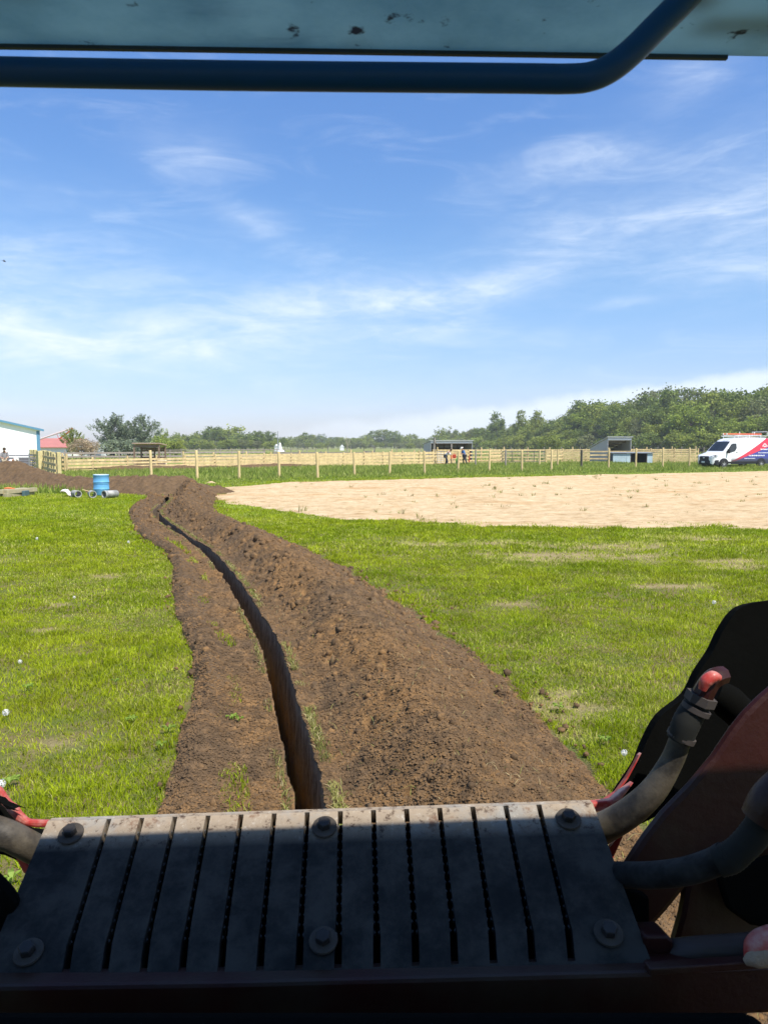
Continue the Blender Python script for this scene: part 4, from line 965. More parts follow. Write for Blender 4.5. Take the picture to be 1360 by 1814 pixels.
# farm wagon far off
D = 150; root = empty('farm_wagon', (X_at(654, D), D, 0)); tag(root, 'dark farm wagon with a pale deck in the far field', 'wagon')
m = MB(); m.box((0, 0, .75), (2.4, 1.2, .14)); m.build('deck', OLDW, root)
m = MB(); m.box((-1.1, 0, 1.2), (.08, 1.2, .9)); m.box((1.1, 0, 1.2), (.08, 1.2, .9)); m.box((-.1, 0, 1.62), (2.6, .08, .08)); m.build('rack', DARKSTEEL, root)
for sx in (-.8, .8):
    for sy in (-.6, .6): m = MB(); m.lathe([(.05, -.07), (.36, -.07), (.36, .07), (.05, .07)], (sx, sy, .36), 14, Matrix.Rotation(math.pi/2, 3, 'X')); m.build('wheel', DARKSTEEL, root)
D = 130; m = MB(); m.tube([(0, 0, 0), (.05, 0, 1.6), (-.05, 0, 3.2)], [.09, .07, .04], 7)
for a, b in (((0, 0, 1.9), (.7, 0, 2.8)), ((0, 0, 2.3), (-.45, 0, 2.9)), ((.35, 0, 2.35), (.4, 0, 3.0))): m.tube([a, b], .03, 5)
o = m.build('dead_tree', OLDW); o.location = (X_at(615, D), D, 0); tag(o, 'bare dead grey sapling standing in the far field', 'dead tree')

# ------------------------------------------------------------------ drum, pipes, lumber, sand heaps
D = 27; X = X_at(179.5, D); root = empty('plastic_drum', (X, D, 0)); tag(root, 'bright blue drum with a pale top standing behind the drain pipes', 'drum')
R_ = .27; Hd = .76
prof = [(.22, .0), (.25, .02), (R_, .06), (R_, Hd*.33-.02), (R_+.012, Hd*.33), (R_, Hd*.33+.02), (R_, Hd*.52), (R_-.012, Hd*.53), (R_-.012, Hd*.55), (R_, Hd*.56), (R_, Hd*.64), (R_+.012, Hd*.66), (R_, Hd*.68), (R_, Hd-.04), (R_+.008, Hd-.03), (R_+.008, Hd-.005)]
m = MB(); m.lathe(prof, n=32); m.build('barrel', mat('blue_plastic', (.13, .36, .60), .45, .12, 4), root, smooth=True)
m = MB(); m.lathe([(R_+.006, Hd-.004), (R_+.006, Hd+.012), (R_-.02, Hd+.012), (R_-.03, Hd-.0), (.02, Hd+.002)], n=32); m.build('lid', mat('pale_lid', (.58, .70, .78), .5, .1), root, smooth=True)
m = MB(); m.tube([(R_*.55, 0, Hd), (R_*.55, 0, Hd+.025)], .03, 10); m.build('bung', mat('pale_lid', (1, 1, 1)), root)
PIPE = mat('grey_corrugated_pipe', (.19, .19, .18), .6, .3, 8, col2=(.40, .39, .36), c2scale=5)
def pipe(px, py, D, ang, L, r, lb, tilt=0):
    root = empty('drain_pipe', (X_at(px, D), D, r+.02), ang); tag(root, lb, 'drain pipe', 'corrugated drain pipes by the blue drum')
    prof = []; n = int(L/.028)
    for k in range(n+1):
        y = L*k/n; prof.append((r*(1.0 if k % 2 else .92), y))
    M = Matrix.Rotation(-math.pi/2, 3, 'X')
    m = MB(); rr = 22
    pts = prof+[(r*.84, L), (r*.84, 0)]; vs = []
    for a_, z_ in pts:
        for k in range(rr):
            an = 2*math.pi*k/rr; vs.append(M@Vector((a_*math.cos(an), a_*math.sin(an), z_)))
    q = len(pts); fs = [(i*rr+k, i*rr+(k+1) % rr, ((i+1) % q)*rr+(k+1) % rr, ((i+1) % q)*rr+k) for i in range(q) for k in range(rr)]
    m.add(vs, fs); m.build('tube', PIPE, root, smooth=True)
    m = MB(); vs = []
    for a_, z_ in ((r*1.06, -.01), (r*1.06, .05), (r*.86, .05), (r*.86, -.01)):
        for k in range(rr): an = 2*math.pi*k/rr; vs.append(M@Vector((a_*math.cos(an), a_*math.sin(an), z_)))
    m.add(vs, [(i*rr+k, i*rr+(k+1) % rr, ((i+1) % 4)*rr+(k+1) % rr, ((i+1) % 4)*rr+k) for i in range(4) for k in range(rr)]); m.build('collar', mat('pipe_collar', (.34, .34, .31), .6, .2), root, smooth=True)
pipe(138, 877, 25.8, R(38), .50, .118, 'leftmost grey corrugated drain pipe with the white bag on its end')
pipe(164, 877, 25.6, R(28), .50, .120, 'middle grey corrugated drain pipe in front of the blue drum')
pipe(184, 877, 25.4, R(-32), .52, .130, 'rightmost grey corrugated drain pipe pointing away to the right')
root = MB()
nv = 13
for i in range(nv):
    for j in range(9):
        u = i/(nv-1)-.5; v = j/8-.5; root.v.append((u*.40, v*.30, .26+.06*mn.noise(Vector((u*5, v*5, 3)))-.5*u*u-.3*v*v-.22*u))
root.f = [(i*9+j, i*9+j+1, (i+1)*9+j+1, (i+1)*9+j) for i in range(nv-1) for j in range(8)]; root.mi = [0]*len(root.f)
o = root.build('plastic_bag', mat('white_plastic', (.72, .62, .60), .4, .15), smooth=True); s_ = o.modifiers.new('thick', 'SOLIDIFY'); s_.thickness = .012
o.location = (X_at(119, 26.3), 26.3, 0); tag(o, 'crumpled whitish plastic bag draped on the left drain pipe', 'bag')
m = MB(); m.bar((0, 0, .27), (.28, .0, .20), .05, .015); o = m.build('wood_offcut', PINE); o.location = (X_at(147, 25.9), 25.85, .02); tag(o, 'short pale stick lying on top of the middle drain pipe', 'stick')
# lumber
D = 26.2; bx = X_at(0, D); TIM = mat('stacked_timber', (.36, .31, .19), .85, .25, 5, objvar=.2)
LB = [('bottom left timber of the small stack at the left edge', -.10, .0, .075), ('bottom right timber of the stack, ends turned to us', .16, .02, .075), ('upper left timber of the stack, carrying the orange tool', -.06, -.02, .205), ('upper right timber of the stack, longest and catching the light', .21, .03, .205), ('loose timber lying left of the stack at the photo edge', -.42, .0, .075)]
for k, (lb, dx, dy, z) in enumerate(LB):
    m = MB(); m.box((0, 0, 0), (.20, 1.5-.2*(k == 0), .14)); o = m.build('timber', TIM, bevel=.006); o.location = (bx+.22+dx*1.0, D+.55+dy, z-.005); o.rotation_euler = (0, 0, R(-14+4*(k % 3))); tag(o, lb, 'timber', 'timbers stacked at the left edge')
m = MB(); m.tube([(-.16, 0, .02), (.0, .01, .035), (.12, 0, .02)], [.02, .035, .025], 8); m.box((.16, 0, .02), (.10, .08, .03)); o = m.build('hand_tool', mat('orange_plastic', (.75, .22, .08), .5), bevel=.004); o.location = (bx+.20, D+.2, .28); tag(o, 'small orange tool lying on top of the timber stack', 'tool')
m = MB(); m.box((0, 0, .10), (.10, .4, .20)); o = m.build('tool_case', mat('slate_case', (.07, .12, .13), .5, .2), bevel=.02); o.location = (bx+.60, D+.6, 0); tag(o, 'small slate blue case standing at the right end of the timber stack', 'case')
def heap(px, py, r, h, lb, material):
    m = MB(); nr, na = 7, 22
    for i in range(nr+1):
        for k in range(na):
            q = i/nr; a = 2*math.pi*k/na; rr = r*q*(1+.25*mn.noise(Vector((math.cos(a)*1.5, math.sin(a)*1.5, px)))); m.v.append((rr*math.cos(a), rr*math.sin(a)*.8, h*(1-q*q)**1.3*(1+.3*mn.noise(Vector((rr*9, a*2, px))))-.02*q))
    m.f = [(i*na+k, i*na+(k+1) % na, (i+1)*na+(k+1) % na, (i+1)*na+k) for i in range(nr) for k in range(na)]; m.mi = [0]*len(m.f)
    o = m.build('sand_heap', material, smooth=True); o.location = G(px, py); tag(o, lb, 'sand heap')
HEAP = mat('heap_sand', (.55, .38, .24), 1, .2, 4)
heap(269, 851, .40, .17, 'small sandy heap round the foot of the leftmost bare post', HEAP)
heap(374, 856, .36, .09, 'low pale sandy heap in the grass beside the sand area', HEAP)
SAW = mat('unfinished_pine', (.80, .66, .45), .8, .15, 4)
D = 58; root = empty('sawhorse', (X_at(286, D), D, 0), R(20)); tag(root, 'small white sawhorse behind the board fence below the wooden shelter', 'sawhorse')
m = MB(); m.box((0, 0, .72), (.9, .09, .12)); m.build('beam', SAW, root)
for sx in (-.38, .38):
    for sy in (-.25, .25): m = MB(); m.bar((sx, sy*.2, .70), (sx*1.1, sy, 0), .05, .09); m.build('leg', SAW, root)

# bird
m = MB(); m.tube([(-.10, 0, 0), (-.04, 0, .015), (.05, 0, .01), (.10, 0, 0)], [.006, .03, .03, .008], 8)
m.add([(0, 0, .02), (.05, 0, .02), (.03, .22, .07), (-.03, .20, .07)], [(0, 1, 2, 3)]); m.add([(0, 0, .02), (.05, 0, .02), (.03, -.22, .06), (-.03, -.20, .06)], [(0, 1, 2, 3)])
m.add([(-.09, 0, .005), (-.17, .035, 0), (-.17, -.035, 0)], [(0, 1, 2)]); o = m.build('bird', mat('dark_feathers', (.03, .03, .035), .7)); s_ = o.modifiers.new('t', 'SOLIDIFY'); s_.thickness = .006
o.location = W(8, 463, 45); o.rotation_euler = (R(20), R(10), R(40)); tag(o, 'small dark bird flying at the left edge of the sky', 'bird')

# ------------------------------------------------------------------ people
SKIN = mat('skin', (.50, .27, .18), .6, .08, 10)
def skin_mesh(name, chain, radii, material, parent, sub=2):
    """chain: dict name -> (pos, parent); grown with a skin modifier"""
    keys = list(chain); me = bpy.data.meshes.new(name)
    me.from_pydata([chain[k][0] for k in keys], [(keys.index(k), keys.index(chain[k][1])) for k in keys if chain[k][1]], [])
    o = link(name, me, material, parent)
    sk = o.modifiers.new('skin', 'SKIN'); sk.use_smooth_shade = True
    L = me.skin_vertices[0].data if me.skin_vertices else None
    if L is None:
        bm = bmesh.new(); bm.from_mesh(me); bm.verts.layers.skin.verify(); bm.to_mesh(me); bm.free(); L = me.skin_vertices[0].data
    for i, k in enumerate(keys):
        r = radii[k]; L[i].radius = (r, r) if not isinstance(r, tuple) else r; L[i].use_root = (i == 0)
    s = o.modifiers.new('sub', 'SUBSURF'); s.levels = sub; s.render_levels = sub
    return o
def person(loc, rz, J, shirt, trousers, hair, hat, label, sleeves=True, bare_legs=False):
    root = empty('person', loc, rz); tag(root, label, 'person')
    V3 = lambda k: Vector(J[k])
    ch = {'pelvis': (J['pelvis'], None), 'waist': (tuple(V3('pelvis').lerp(V3('chest'), .5)), 'pelvis'), 'chest': (J['chest'], 'waist'), 'neck': (J['neck'], 'chest'), 'chin': (tuple(V3('neck').lerp(V3('head'), .55)), 'neck'), 'head': (J['head'], 'chin')}
    hd = (V3('head')-V3('neck')).normalized(); ch['crown'] = (tuple(V3('head')+hd*.09), 'head')
    rad = dict(pelvis=.135, waist=.12, chest=.145, neck=.055, chin=.075, head=.095, crown=.06)
    fw = Vector((hd.z, 0, -hd.x)); ch['nose'] = (tuple(V3('head')+fw*.105-hd*.01), 'head'); rad['nose'] = .016
    for s, sg in (('L', 1), ('R', -1)):
        ch['sh'+s] = (J['sh'+s], 'chest'); ch['el'+s] = (J['el'+s], 'sh'+s); ch['wr'+s] = (J['wr'+s], 'el'+s)
        fd = (V3('wr'+s)-V3('el'+s)).normalized(); sd_ = Vector((0, 1, 0)); palm = V3('wr'+s)+fd*.07; ch['pm'+s] = (tuple(palm), 'wr'+s)
        rad.update({'sh'+s: .062, 'el'+s: .043, 'wr'+s: .028, 'pm'+s: (.038, .018)})
        for f in range(4):
            b = palm+fd*.045+sd_*(f-1.5)*.021; ch[f'f{f}'+s] = (tuple(b), 'pm'+s); ch[f'g{f}'+s] = (tuple(b+fd*(.035-.004*abs(f-1.5))+Vector((0, 0, -.018))), f'f{f}'+s); rad[f'f{f}'+s] = .009; rad[f'g{f}'+s] = .007
        tb = palm-fd*.02-sd_*sg*.035; ch['th'+s] = (tuple(tb), 'pm'+s); ch['tt'+s] = (tuple(tb+fd*.035-sd_*sg*.012), 'th'+s); rad['th'+s] = .012; rad['tt'+s] = .009
        ch['hp'+s] = (J['hp'+s], 'pelvis'); ch['kn'+s] = (J['kn'+s], 'hp'+s); ch['an'+s] = (J['an'+s], 'kn'+s); ch['to'+s] = (tuple(V3('an'+s)+Vector((.14, 0, -.04))), 'an'+s)
        rad.update({'hp'+s: .085, 'kn'+s: .055, 'an'+s: .036, 'to'+s: .03})
    skin_mesh('body', ch, rad, SKIN, root)
    t = {k: ch[k] for k in ('pelvis', 'waist', 'chest')}; t['collar'] = (tuple(V3('chest').lerp(V3('neck'), .6)), 'chest'); r2 = dict(pelvis=.155, waist=.15, chest=.165, collar=.075)
    for s in 'LR':
        t['sh'+s] = ch['sh'+s]; t['el'+s] = (tuple(V3('sh'+s).lerp(V3('el'+s), 1.0 if sleeves else .75)), 'sh'+s); r2['sh'+s] = .078; r2['el'+s] = .062
    skin_mesh('shirt', t, r2, shirt, root)
    t = {'pelvis': ch['pelvis']}; r2 = {'pelvis': .150}
    for s in 'LR':
        t['hp'+s] = ch['hp'+s]; t['kn'+s] = ch['kn'+s]; r2['hp'+s] = .10; r2['kn'+s] = .078
        if not bare_legs: t['an'+s] = (tuple(V3('an'+s)+Vector((0, 0, .02))), 'kn'+s); r2['an'+s] = .062
    skin_mesh('trousers', t, r2, trousers, root)
    for s in 'LR':
        a = V3('an'+s); m = MB(); m.tube([a+Vector((-.07, 0, -.05)), a+Vector((0, 0, -.03)), a+Vector((.12, 0, -.055)), a+Vector((.19, 0, -.065))], [.04, .052, .045, .028], 10); m.build('shoe', mat('dark_shoe', (.04, .035, .035), .7), root, smooth=True)
    h = V3('head'); q = Vector((0, 0, 1)).rotation_difference(hd).to_matrix()
    if hat is not None:
        m = MB(); m.lathe([(.175, .045), (.18, .052), (.10, .062), (.098, .10), (.085, .135), (.03, .15)], h, 20, q); m.build('hat', hat, root, smooth=True)
    else:
        m = MB(); m.lathe([(.088, .0), (.102, .03), (.098, .08), (.07, .125), (.02, .145)], h-fw*.018, 16, q); m.build('hair', hair, root, smooth=True)
    return root
def sym(d, asym=None):
    J = {}
    for k, v in d.items():
        if k in ('pelvis', 'chest', 'neck', 'head'): J[k] = v
        else: J[k+'L'] = v; J[k+'R'] = (v[0], -v[1], v[2])
    J.update(asym or {}); return J
BEND = sym(dict(pelvis=(0, 0, .90), chest=(.26, 0, 1.20), neck=(.40, 0, 1.34), head=(.50, 0, 1.42), sh=(.34, .17, 1.24), el=(.42, .20, .95), wr=(.52, .14, .72), hp=(0, .09, .88), kn=(.06, .11, .48), an=(-.02, .12, .09)), dict(knR=(.20, -.11, .50), anR=(.22, -.12, .09), elR=(.50, -.16, 1.0), wrR=(.66, -.10, .76)))
LEAN = sym(dict(pelvis=(0, 0, .93), chest=(.12, 0, 1.28), neck=(.20, 0, 1.44), head=(.27, 0, 1.56), sh=(.16, .18, 1.36), el=(.16, .22, 1.10), wr=(.40, .12, 1.05), hp=(0, .09, .90), kn=(.06, .12, .49), an=(.0, .13, .09)), dict(knL=(-.08, .11, .48), anL=(-.22, .13, .10)))
CROUCH = sym(dict(pelvis=(0, 0, .62), chest=(.34, 0, .82), neck=(.50, 0, .88), head=(.62, 0, .92), sh=(.42, .18, .86), el=(.56, .20, .60), wr=(.76, .12, .52), hp=(0, .10, .60), kn=(.28, .16, .42), an=(.06, .15, .09)))
COTTONW = mat('white_cotton', (.78, .74, .76), .9, .08); NAVY = mat('dark_trousers', (.035, .04, .055), .9, .2); BLUES = mat('blue_shirt', (.06, .17, .42), .9, .1); GREYC = mat('grey_shirt', (.34, .32, .33), .9, .15); KHAKI = mat('khaki_cloth', (.42, .34, .25), .9, .12)
STRAW = mat('pale_hat', (.72, .68, .60), .9, .1); HAIRB = mat('brown_hair', (.06, .04, .025), .9, .2)
person((X_at(787, 70.3), 69.3, 0), R(-20), BEND, COTTONW, NAVY, HAIRB, None, 'worker in a white shirt and dark trousers stooping to the right with both arms down')
person((X_at(820, 69.6), 68.6, 0), R(200), LEAN, BLUES, NAVY, HAIRB, STRAW, 'worker in a blue shirt and pale brimmed hat bending over a tool')
person((X_at(10, 47), 47, 0), R(-60), LEAN, GREYC, KHAKI, HAIRB, None, 'person in grey shirt and khaki trousers standing behind the soil heap')
person((X_at(13, 41), 41.0, .15), R(-15), CROUCH, COTTONW, KHAKI, HAIRB, STRAW, 'person in white shirt and pale hat crouching low by the soil heap')
# what the two workers handle
D = 68.2; root = empty('post_driver', (X_at(799, D), D, 0)); tag(root, 'tripod post tool with pale legs between the two workers', 'tool')
for dx, dy in ((-.5, 0), (.45, .1), (0, .5)): m = MB(); m.bar((dx, dy, 0), (.0, 0, .78), .035, .035); m.build('leg', KHAKI, root)
m = MB(); m.tube([(0, 0, .62), (0, 0, .95)], .07, 10); m.build('head', mat('orange_plastic', (1, 1, 1)), root, smooth=True)
D = 66.5; root = empty('fuel_can', (X_at(804, 72), 72, 0)); tag(root, 'red fuel can hanging on the boards between the workers', 'fuel can')
m = MB(); m.box((0, 0, .80), (.34, .16, .38)); m.build('can', mat('red_plastic', (.42, .05, .02), .4), root, bevel=.04); m = MB(); m.tube([(-.08, 0, 1.0), (-.08, 0, 1.06), (.08, 0, 1.06), (.08, 0, 1.0)], .018, 8); m.build('handle', mat('red_plastic', (1, 1, 1)), root)
m = MB(); m.bar((0, 0, .25), (.04, 0, .85), .10, .05); m.tube([(.04, 0, .85), (.05, 0, 1.25)], .025, 8); o = m.build('red_spade', mat('red_plastic', (1, 1, 1)), bevel=.01); o.location = (X_at(829, 71.5), 71.0, 0); tag(o, 'red long handled tool leaning on the double post right of the worker in blue', 'tool')
m = MB(); m.box((0, 0, .35), (.22, .18, .5)); m.tube([(0, 0, .6), (0, 0, .78)], .03, 8); o = m.build('sprayer', mat('green_plastic', (.08, .34, .06), .5), bevel=.04); o.location = (X_at(808.5, 69.5), 69.3, 0); tag(o, 'green canister by the post left of the worker in blue', 'canister')

# ------------------------------------------------------------------ van
VANW = bpy.data.materials.new('van_wrap'); VANW.use_nodes = True
def van_wrap():
    t = VANW.node_tree; N = NT(t); p = t.nodes['Principled BSDF']
    tc = N.n('ShaderNodeTexCoord').outputs['Object']; x, y, z = N.n('ShaderNodeSeparateXYZ', i_0=tc).outputs
    white = (.80, .80, .80, 1); red = (.62, .03, .06, 1); blue = (.035, .05, .27, 1); grey = (.06, .065, .085, 1)
    # the diagonal climbs from the front wheel to the rear roof corner
    d1 = N.m('SUBTRACT', z, N.m('ADD', .62, N.m('MULTIPLY', N.m('POWER', N.m('MAXIMUM', N.m('SUBTRACT', x, 1.75), 0.0), 1.22), .375)))
    fadeL = N.m('GREATER_THAN', x, 1.75)
    c = N.mix(N.m('MULTIPLY', N.m('LESS_THAN', d1, .0), fadeL), white, red)
    d2 = N.m('SUBTRACT', z, N.m('ADD', .50, N.m('MULTIPLY', N.m('POWER', N.m('MAXIMUM', N.m('SUBTRACT', x, 1.9), 0.0), 1.0), .335)))
    c = N.mix(N.m('MULTIPLY', N.m('LESS_THAN', d2, .0), fadeL), c, blue)
    st = N.m('MULTIPLY', N.m('LESS_THAN', N.m('ABSOLUTE', N.m('SUBTRACT', d1, .26)), .03), N.m('GREATER_THAN', x, 3.2)); c = N.mix(N.m('MULTIPLY', st, .5), c, (.55, .35, .4, 1))
    low = N.ss(z, .95, .60); c = N.mix(N.m('MULTIPLY', N.m('MULTIPLY', low, fadeL), .9), c, grey)
    t.links.new(c, p.inputs[0]); p.inputs['Roughness'].default_value = .25; p.inputs['Coat Weight'].default_value = .4
van_wrap()
BLKP = mat('black_plastic', (.022, .022, .025), .6, .15); GLS = mat('tinted_glass', (.018, .022, .024), .06, .1, spec=.8); CHR = mat('bright_alloy', (.62, .62, .62), .3, .1, metallic=.5)
VX = X_at(1268, 61); phi = R(18.5)
van = empty('work_van', (25.7, 60.0, 0)); tag(van, 'white work van with red and blue wrap and a ladder rack parked at the right', 'van')
van.rotation_euler = (0, 0, phi)     # local +x runs from the nose to the tail; local -y is the side turned to us
ztop = lambda x: float(np.interp(x, [0, .06, .18, .5, .95, 1.05, 1.45, 1.82, 2.1, 2.6, 3.4, 5.4, 5.75, 5.9], [.86, 1.00, 1.07, 1.17, 1.30, 1.37, 1.80, 2.17, 2.34, 2.45, 2.50, 2.48, 2.42, 2.30]))
zbot = lambda x: float(np.interp(x, [0, .1, .6, 5.8, 5.9], [.42, .34, .34, .38, .46]))
def hw(x, z):
    base = np.interp(x, [0, .05, .2, .5, 1.0, 5.5, 5.85, 5.9], [.62, .78, .90, .97, 1.0, 1.0, .98, .94])
    return float(base*np.interp(z, [.3, .5, .9, 1.2, 1.8, 2.3, 2.5], [.96, 1.0, 1.0, .985, .93, .86, .80]))
xs_ = [0, .03, .08, .18, .32, .5, .7, .95, 1.05, 1.25, 1.45, 1.65, 1.82, 1.95, 2.1, 2.35, 2.6, 3, 3.5, 4, 4.5, 5, 5.4, 5.65, 5.8, 5.87, 5.9]
m = MB(); nr = 9; rings = []
for x in xs_:
    zt, zb = ztop(x), zbot(x); ring = []
    for k in range(nr): z = zb+(zt-zb)*k/(nr-1)*.96; ring.append((x, -hw(x, z), z))
    wt = hw(x, zt)
    for f in (-.82, -.4, 0, .4, .82): ring.append((x, wt*f, zt+.0))
    for k in range(nr-1, -1, -1): z = zb+(zt-zb)*k/(nr-1)*.96; ring.append((x, hw(x, z), z))
    rings.append(ring)
nR = len(rings[0]); m.v = [p for r in rings for p in r]
m.f = [(i*nR+k, i*nR+(k+1) % nR, (i+1)*nR+(k+1) % nR, (i+1)*nR+k) for i in range(len(xs_)-1) for k in range(nR)]+[tuple(range(nR)), tuple((len(xs_)-1)*nR+k for k in range(nR))]
m.mi = [0]*len(m.f)
m.build('body', VANW, van, smooth=True)
def side(pts, name, material, off=.012, parent=van, sgn=-1):
    mm = MB(); n = len(pts); P = [(x, sgn*(hw(x, z)+off), z) for x, z in pts]; Q = [(x, sgn*(hw(x, z)-.03), z) for x, z in pts]
    mm.add(P+Q, [tuple(range(n)), tuple(range(2*n-1, n-1, -1))]+[(i, i+n, (i+1) % n+n, (i+1) % n) for i in range(n)]); return mm.build(name, material, parent)
def slope(pts, name, material, off=.015):
    """pts (x, y): a panel lying on the nose or windscreen"""
    mm = MB(); n = len(pts); P = []; Q = []
    for x, y in pts:
        z = ztop(x); P.append((x-off*.7, y, z+off)); Q.append((x+.03, y, z-.03))
    mm.add(P+Q, [tuple(range(n)), tuple(range(2*n-1, n-1, -1))]+[(i, i+n, (i+1) % n+n, (i+1) % n) for i in range(n)]); return mm.build(name, material, van)
slope([(1.08, -.83), (1.08, 0), (1.08, .83), (1.45, .80), (1.80, .74), (1.80, 0), (1.80, -.74), (1.45, -.80)], 'windscreen', GLS)
side([(1.22, 1.24), (1.75, 1.92), (1.92, 2.0), (2.28, 2.0), (2.30, 1.62), (2.12, 1.38), (1.75, 1.28)], 'side_window', GLS)
side([(1.22, 1.24), (1.75, 1.92), (1.92, 2.0), (2.28, 2.0), (2.30, 1.62), (2.12, 1.38), (1.75, 1.28)], 'side_window', GLS, sgn=1)
for xx in (2.42, 3.72): side([(xx, .55), (xx+.015, .55), (xx+.015, 2.2), (xx, 2.2)], 'door_seam', BLKP, .006)
side([(2.22, 1.28), (2.36, 1.28), (2.36, 1.33), (2.22, 1.33)], 'door_handle', BLKP, .03)
# nose: grille, badge, lights, bumper, plate
m = MB(); m.box((-.0, 0, .82), (.10, .98, .34)); m.build('grille', BLKP, van, bevel=.05)
m = MB(); m.lathe([(.02, 0), (.10, 0), (.10, .02), (.02, .025)], (-.05, 0, .86), 20, Matrix.Rotation(-math.pi/2, 3, 'Y')@Matrix.Diagonal((.5, 1, 1))); m.build('badge', CHR, van)
for k in range(3): m = MB(); m.box((-.055, 0, .72+k*.09), (.015, .90, .012)); m.build('grille_bar', mat('grille_bar', (.09, .09, .1), .4), van)
for s in (-1, 1):
    mm = MB(); P = [(.10, s*.58, .90), (.05, s*.60, .98), (.20, s*.86, 1.08), (.50, s*.955, 1.13), (.42, s*.985, .98), (.16, s*.90, .90)]; mm.prism([(a-.03, b*1.012, c) for a, b, c in P], (.12, -s*.06, 0)); hl = mm.build('headlight', mat('headlight_glass', (.48, .50, .52), .15, .2, spec=.7), van)
    mm = MB(); mm.prism([(.10, s*.70, .95), (.08, s*.72, .99), (.30, s*.955, 1.06), (.30, s*.965, 1.0)], (.05, -s*.0, 0)); mm.v = [(a-.05, b*1.02, c) for a, b, c in mm.v]; mm.build('lamp_bezel', BLKP, hl)
    mm = MB(); mm.lathe([(.01, -.02), (.07, -.02), (.07, .02), (.01, .02)], (.07, s*.72, .52), 14, Matrix.Rotation(math.pi/2, 3, 'Y')); mm.build('fog_light', CHR, van)
m = MB(); pr = []
for y in np.linspace(-1, 1, 15): pr.append((.02-.10+.42*abs(y)**3.2, y*.99))
vs = []
for x, y in pr: vs += [(x, y, .30), (x-.02, y, .40), (x-.02, y, .60), (x+.03, y, .68), (x+.35, y*.97, .68), (x+.35, y*.97, .30)]
m.add(vs, [(i*6+k, i*6+(k+1) % 6, (i+1)*6+(k+1) % 6, (i+1)*6+k) for i in range(14) for k in range(6)]+[tuple(range(6)), tuple(84+k for k in range(6))]); m.build('front_bumper', BLKP, van, smooth=True)
m = MB(); m.box((-.115, -.0, .52), (.02, .34, .13)); m.build('number_plate', mat('plate_white', (.65, .66, .68), .5), van)
side([(.9, .42), (5.0, .42), (5.0, .56), (.9, .56)], 'sill', BLKP, .02)
m = MB(); m.box((5.93, 0, .48), (.16, 1.84, .20)); m.build('rear_bumper', BLKP, van, bevel=.03)
def arch(x0, name):
    pts = [(x0+.47*math.cos(a), .36+.47*math.sin(a)) for a in np.linspace(0, math.pi, 15)]
    for sg in (-1, 1): side(pts, name, BLKP, .022, sgn=sg)
arch(1.02, 'wheel_arch'); arch(4.77, 'wheel_arch')
for x0 in (1.02, 4.77):
    for s in (-1, 1):
        Mx = Matrix.Rotation(math.pi/2, 3, 'X'); wh = MB(); wh.lathe([(.20, -.12), (.33, -.12), (.355, -.07), (.355, .07), (.33, .12), (.20, .12)], (x0, s*.93, .355), 28, Mx); w_ = wh.build('wheel', mat('tyre_rubber', (.025, .025, .025), .85), van, smooth=True)
        rm = MB(); rm.lathe([(.01, -.125), (.06, -.13), (.19, -.115), (.215, -.122), (.215, .122), (.19, .115), (.06, .13), (.01, .125)], (x0, s*.93, .355), 24, Mx)
        rm.build('rim', CHR, w_, smooth=True)
        sp = MB()
        for k in range(6): a = k*math.pi/3; sp.bar((x0+.07*math.cos(a), s*(.93+.127), .355+.07*math.sin(a)), (x0+.18*math.cos(a), s*(.93+.118), .355+.18*math.sin(a)), .03, .06)
        sp.build('wheel_vent', BLKP, w_)
for s in (-1, 1):
    m = MB(); m.box((1.36, s*1.13, 1.38), (.12, .22, .34)); m.bar((1.36, s*.95, 1.30), (1.36, s*1.08, 1.30), .05, .05); m.build('wing_mirror', BLKP, van, bevel=.04)
# wipers and papers on the dash are hinted by pale streaks
m = MB(); m.box((1.12, -.25, 1.445), (.03, .5, .012), M=Matrix.Rotation(R(-45), 3, 'Y')); m.build('wiper', BLKP, van)
# white lettering too small to read: lines of small bars on the blue, and the pale roof emblem
LET = mat('white_lettering', (.85, .85, .88), .4, .05)
def lines(x0, x1, z, h, name='lettering', slant=0.0):
    mm = MB(); x = x0
    while x < x1:
        w = random.uniform(.4, .8)*h
        zz = z+(x-x0)*slant; hh = h*random.choice([1, 1, .72]); mm.box((x+w/2, -(hw(x, zz)+.012), zz+hh/2), (w, .012, hh)); x += w+h*random.choice([.18, .18, .5])
    mm.build(name, LET, van)
lines(3.50, 5.05, .98, .10); lines(3.05, 4.1, .78, .05); lines(4.45, 5.75, 1.22, .055); lines(4.70, 5.55, 1.48, .11)
m = MB(); zc = 1.86
for a, b in (((4.90, zc-.10), (5.15, zc+.14)), ((5.15, zc+.14), (5.42, zc-.10))): m.bar((a[0], -(hw(a[0], a[1])+.015), a[1]), (b[0], -(hw(b[0], b[1])+.015), b[1]), .012, .10)
m.box((5.17, -(hw(5.17, 1.78)+.012), 1.76), (.30, .012, .10)); m.build('roof_emblem', mat('pink_emblem', (.80, .55, .58), .4), van)
m = MB(); m.box((5.66, -(hw(5.66, 1.1)+.012), 1.05), (.16, .012, .26)); m.build('white_decal', LET, van)
# opened rear door, same wrap
rd = empty('rear_door', (5.93, -.93, 0), 0); rd.parent = van
m = MB(); m.box((6.40, -.96, 1.42), (.86, .06, 1.78)); dr = m.build('rear_door', VANW, van, bevel=.03); bpy.data.objects.remove(rd)
m = MB(); m.box((6.0, -1.0, .9), (.03, .03, .12)); m.box((6.0, -1.0, 1.9), (.03, .03, .12)); m.box((6.78, -1.0, .68), (.08, .03, .10)); m.build('hinge', CHR, dr)
for z in (.75, 1.75): m = MB(); m.box((5.905, -.86, z), (.03, .10, .26)); m.build('tail_light', RED, van)
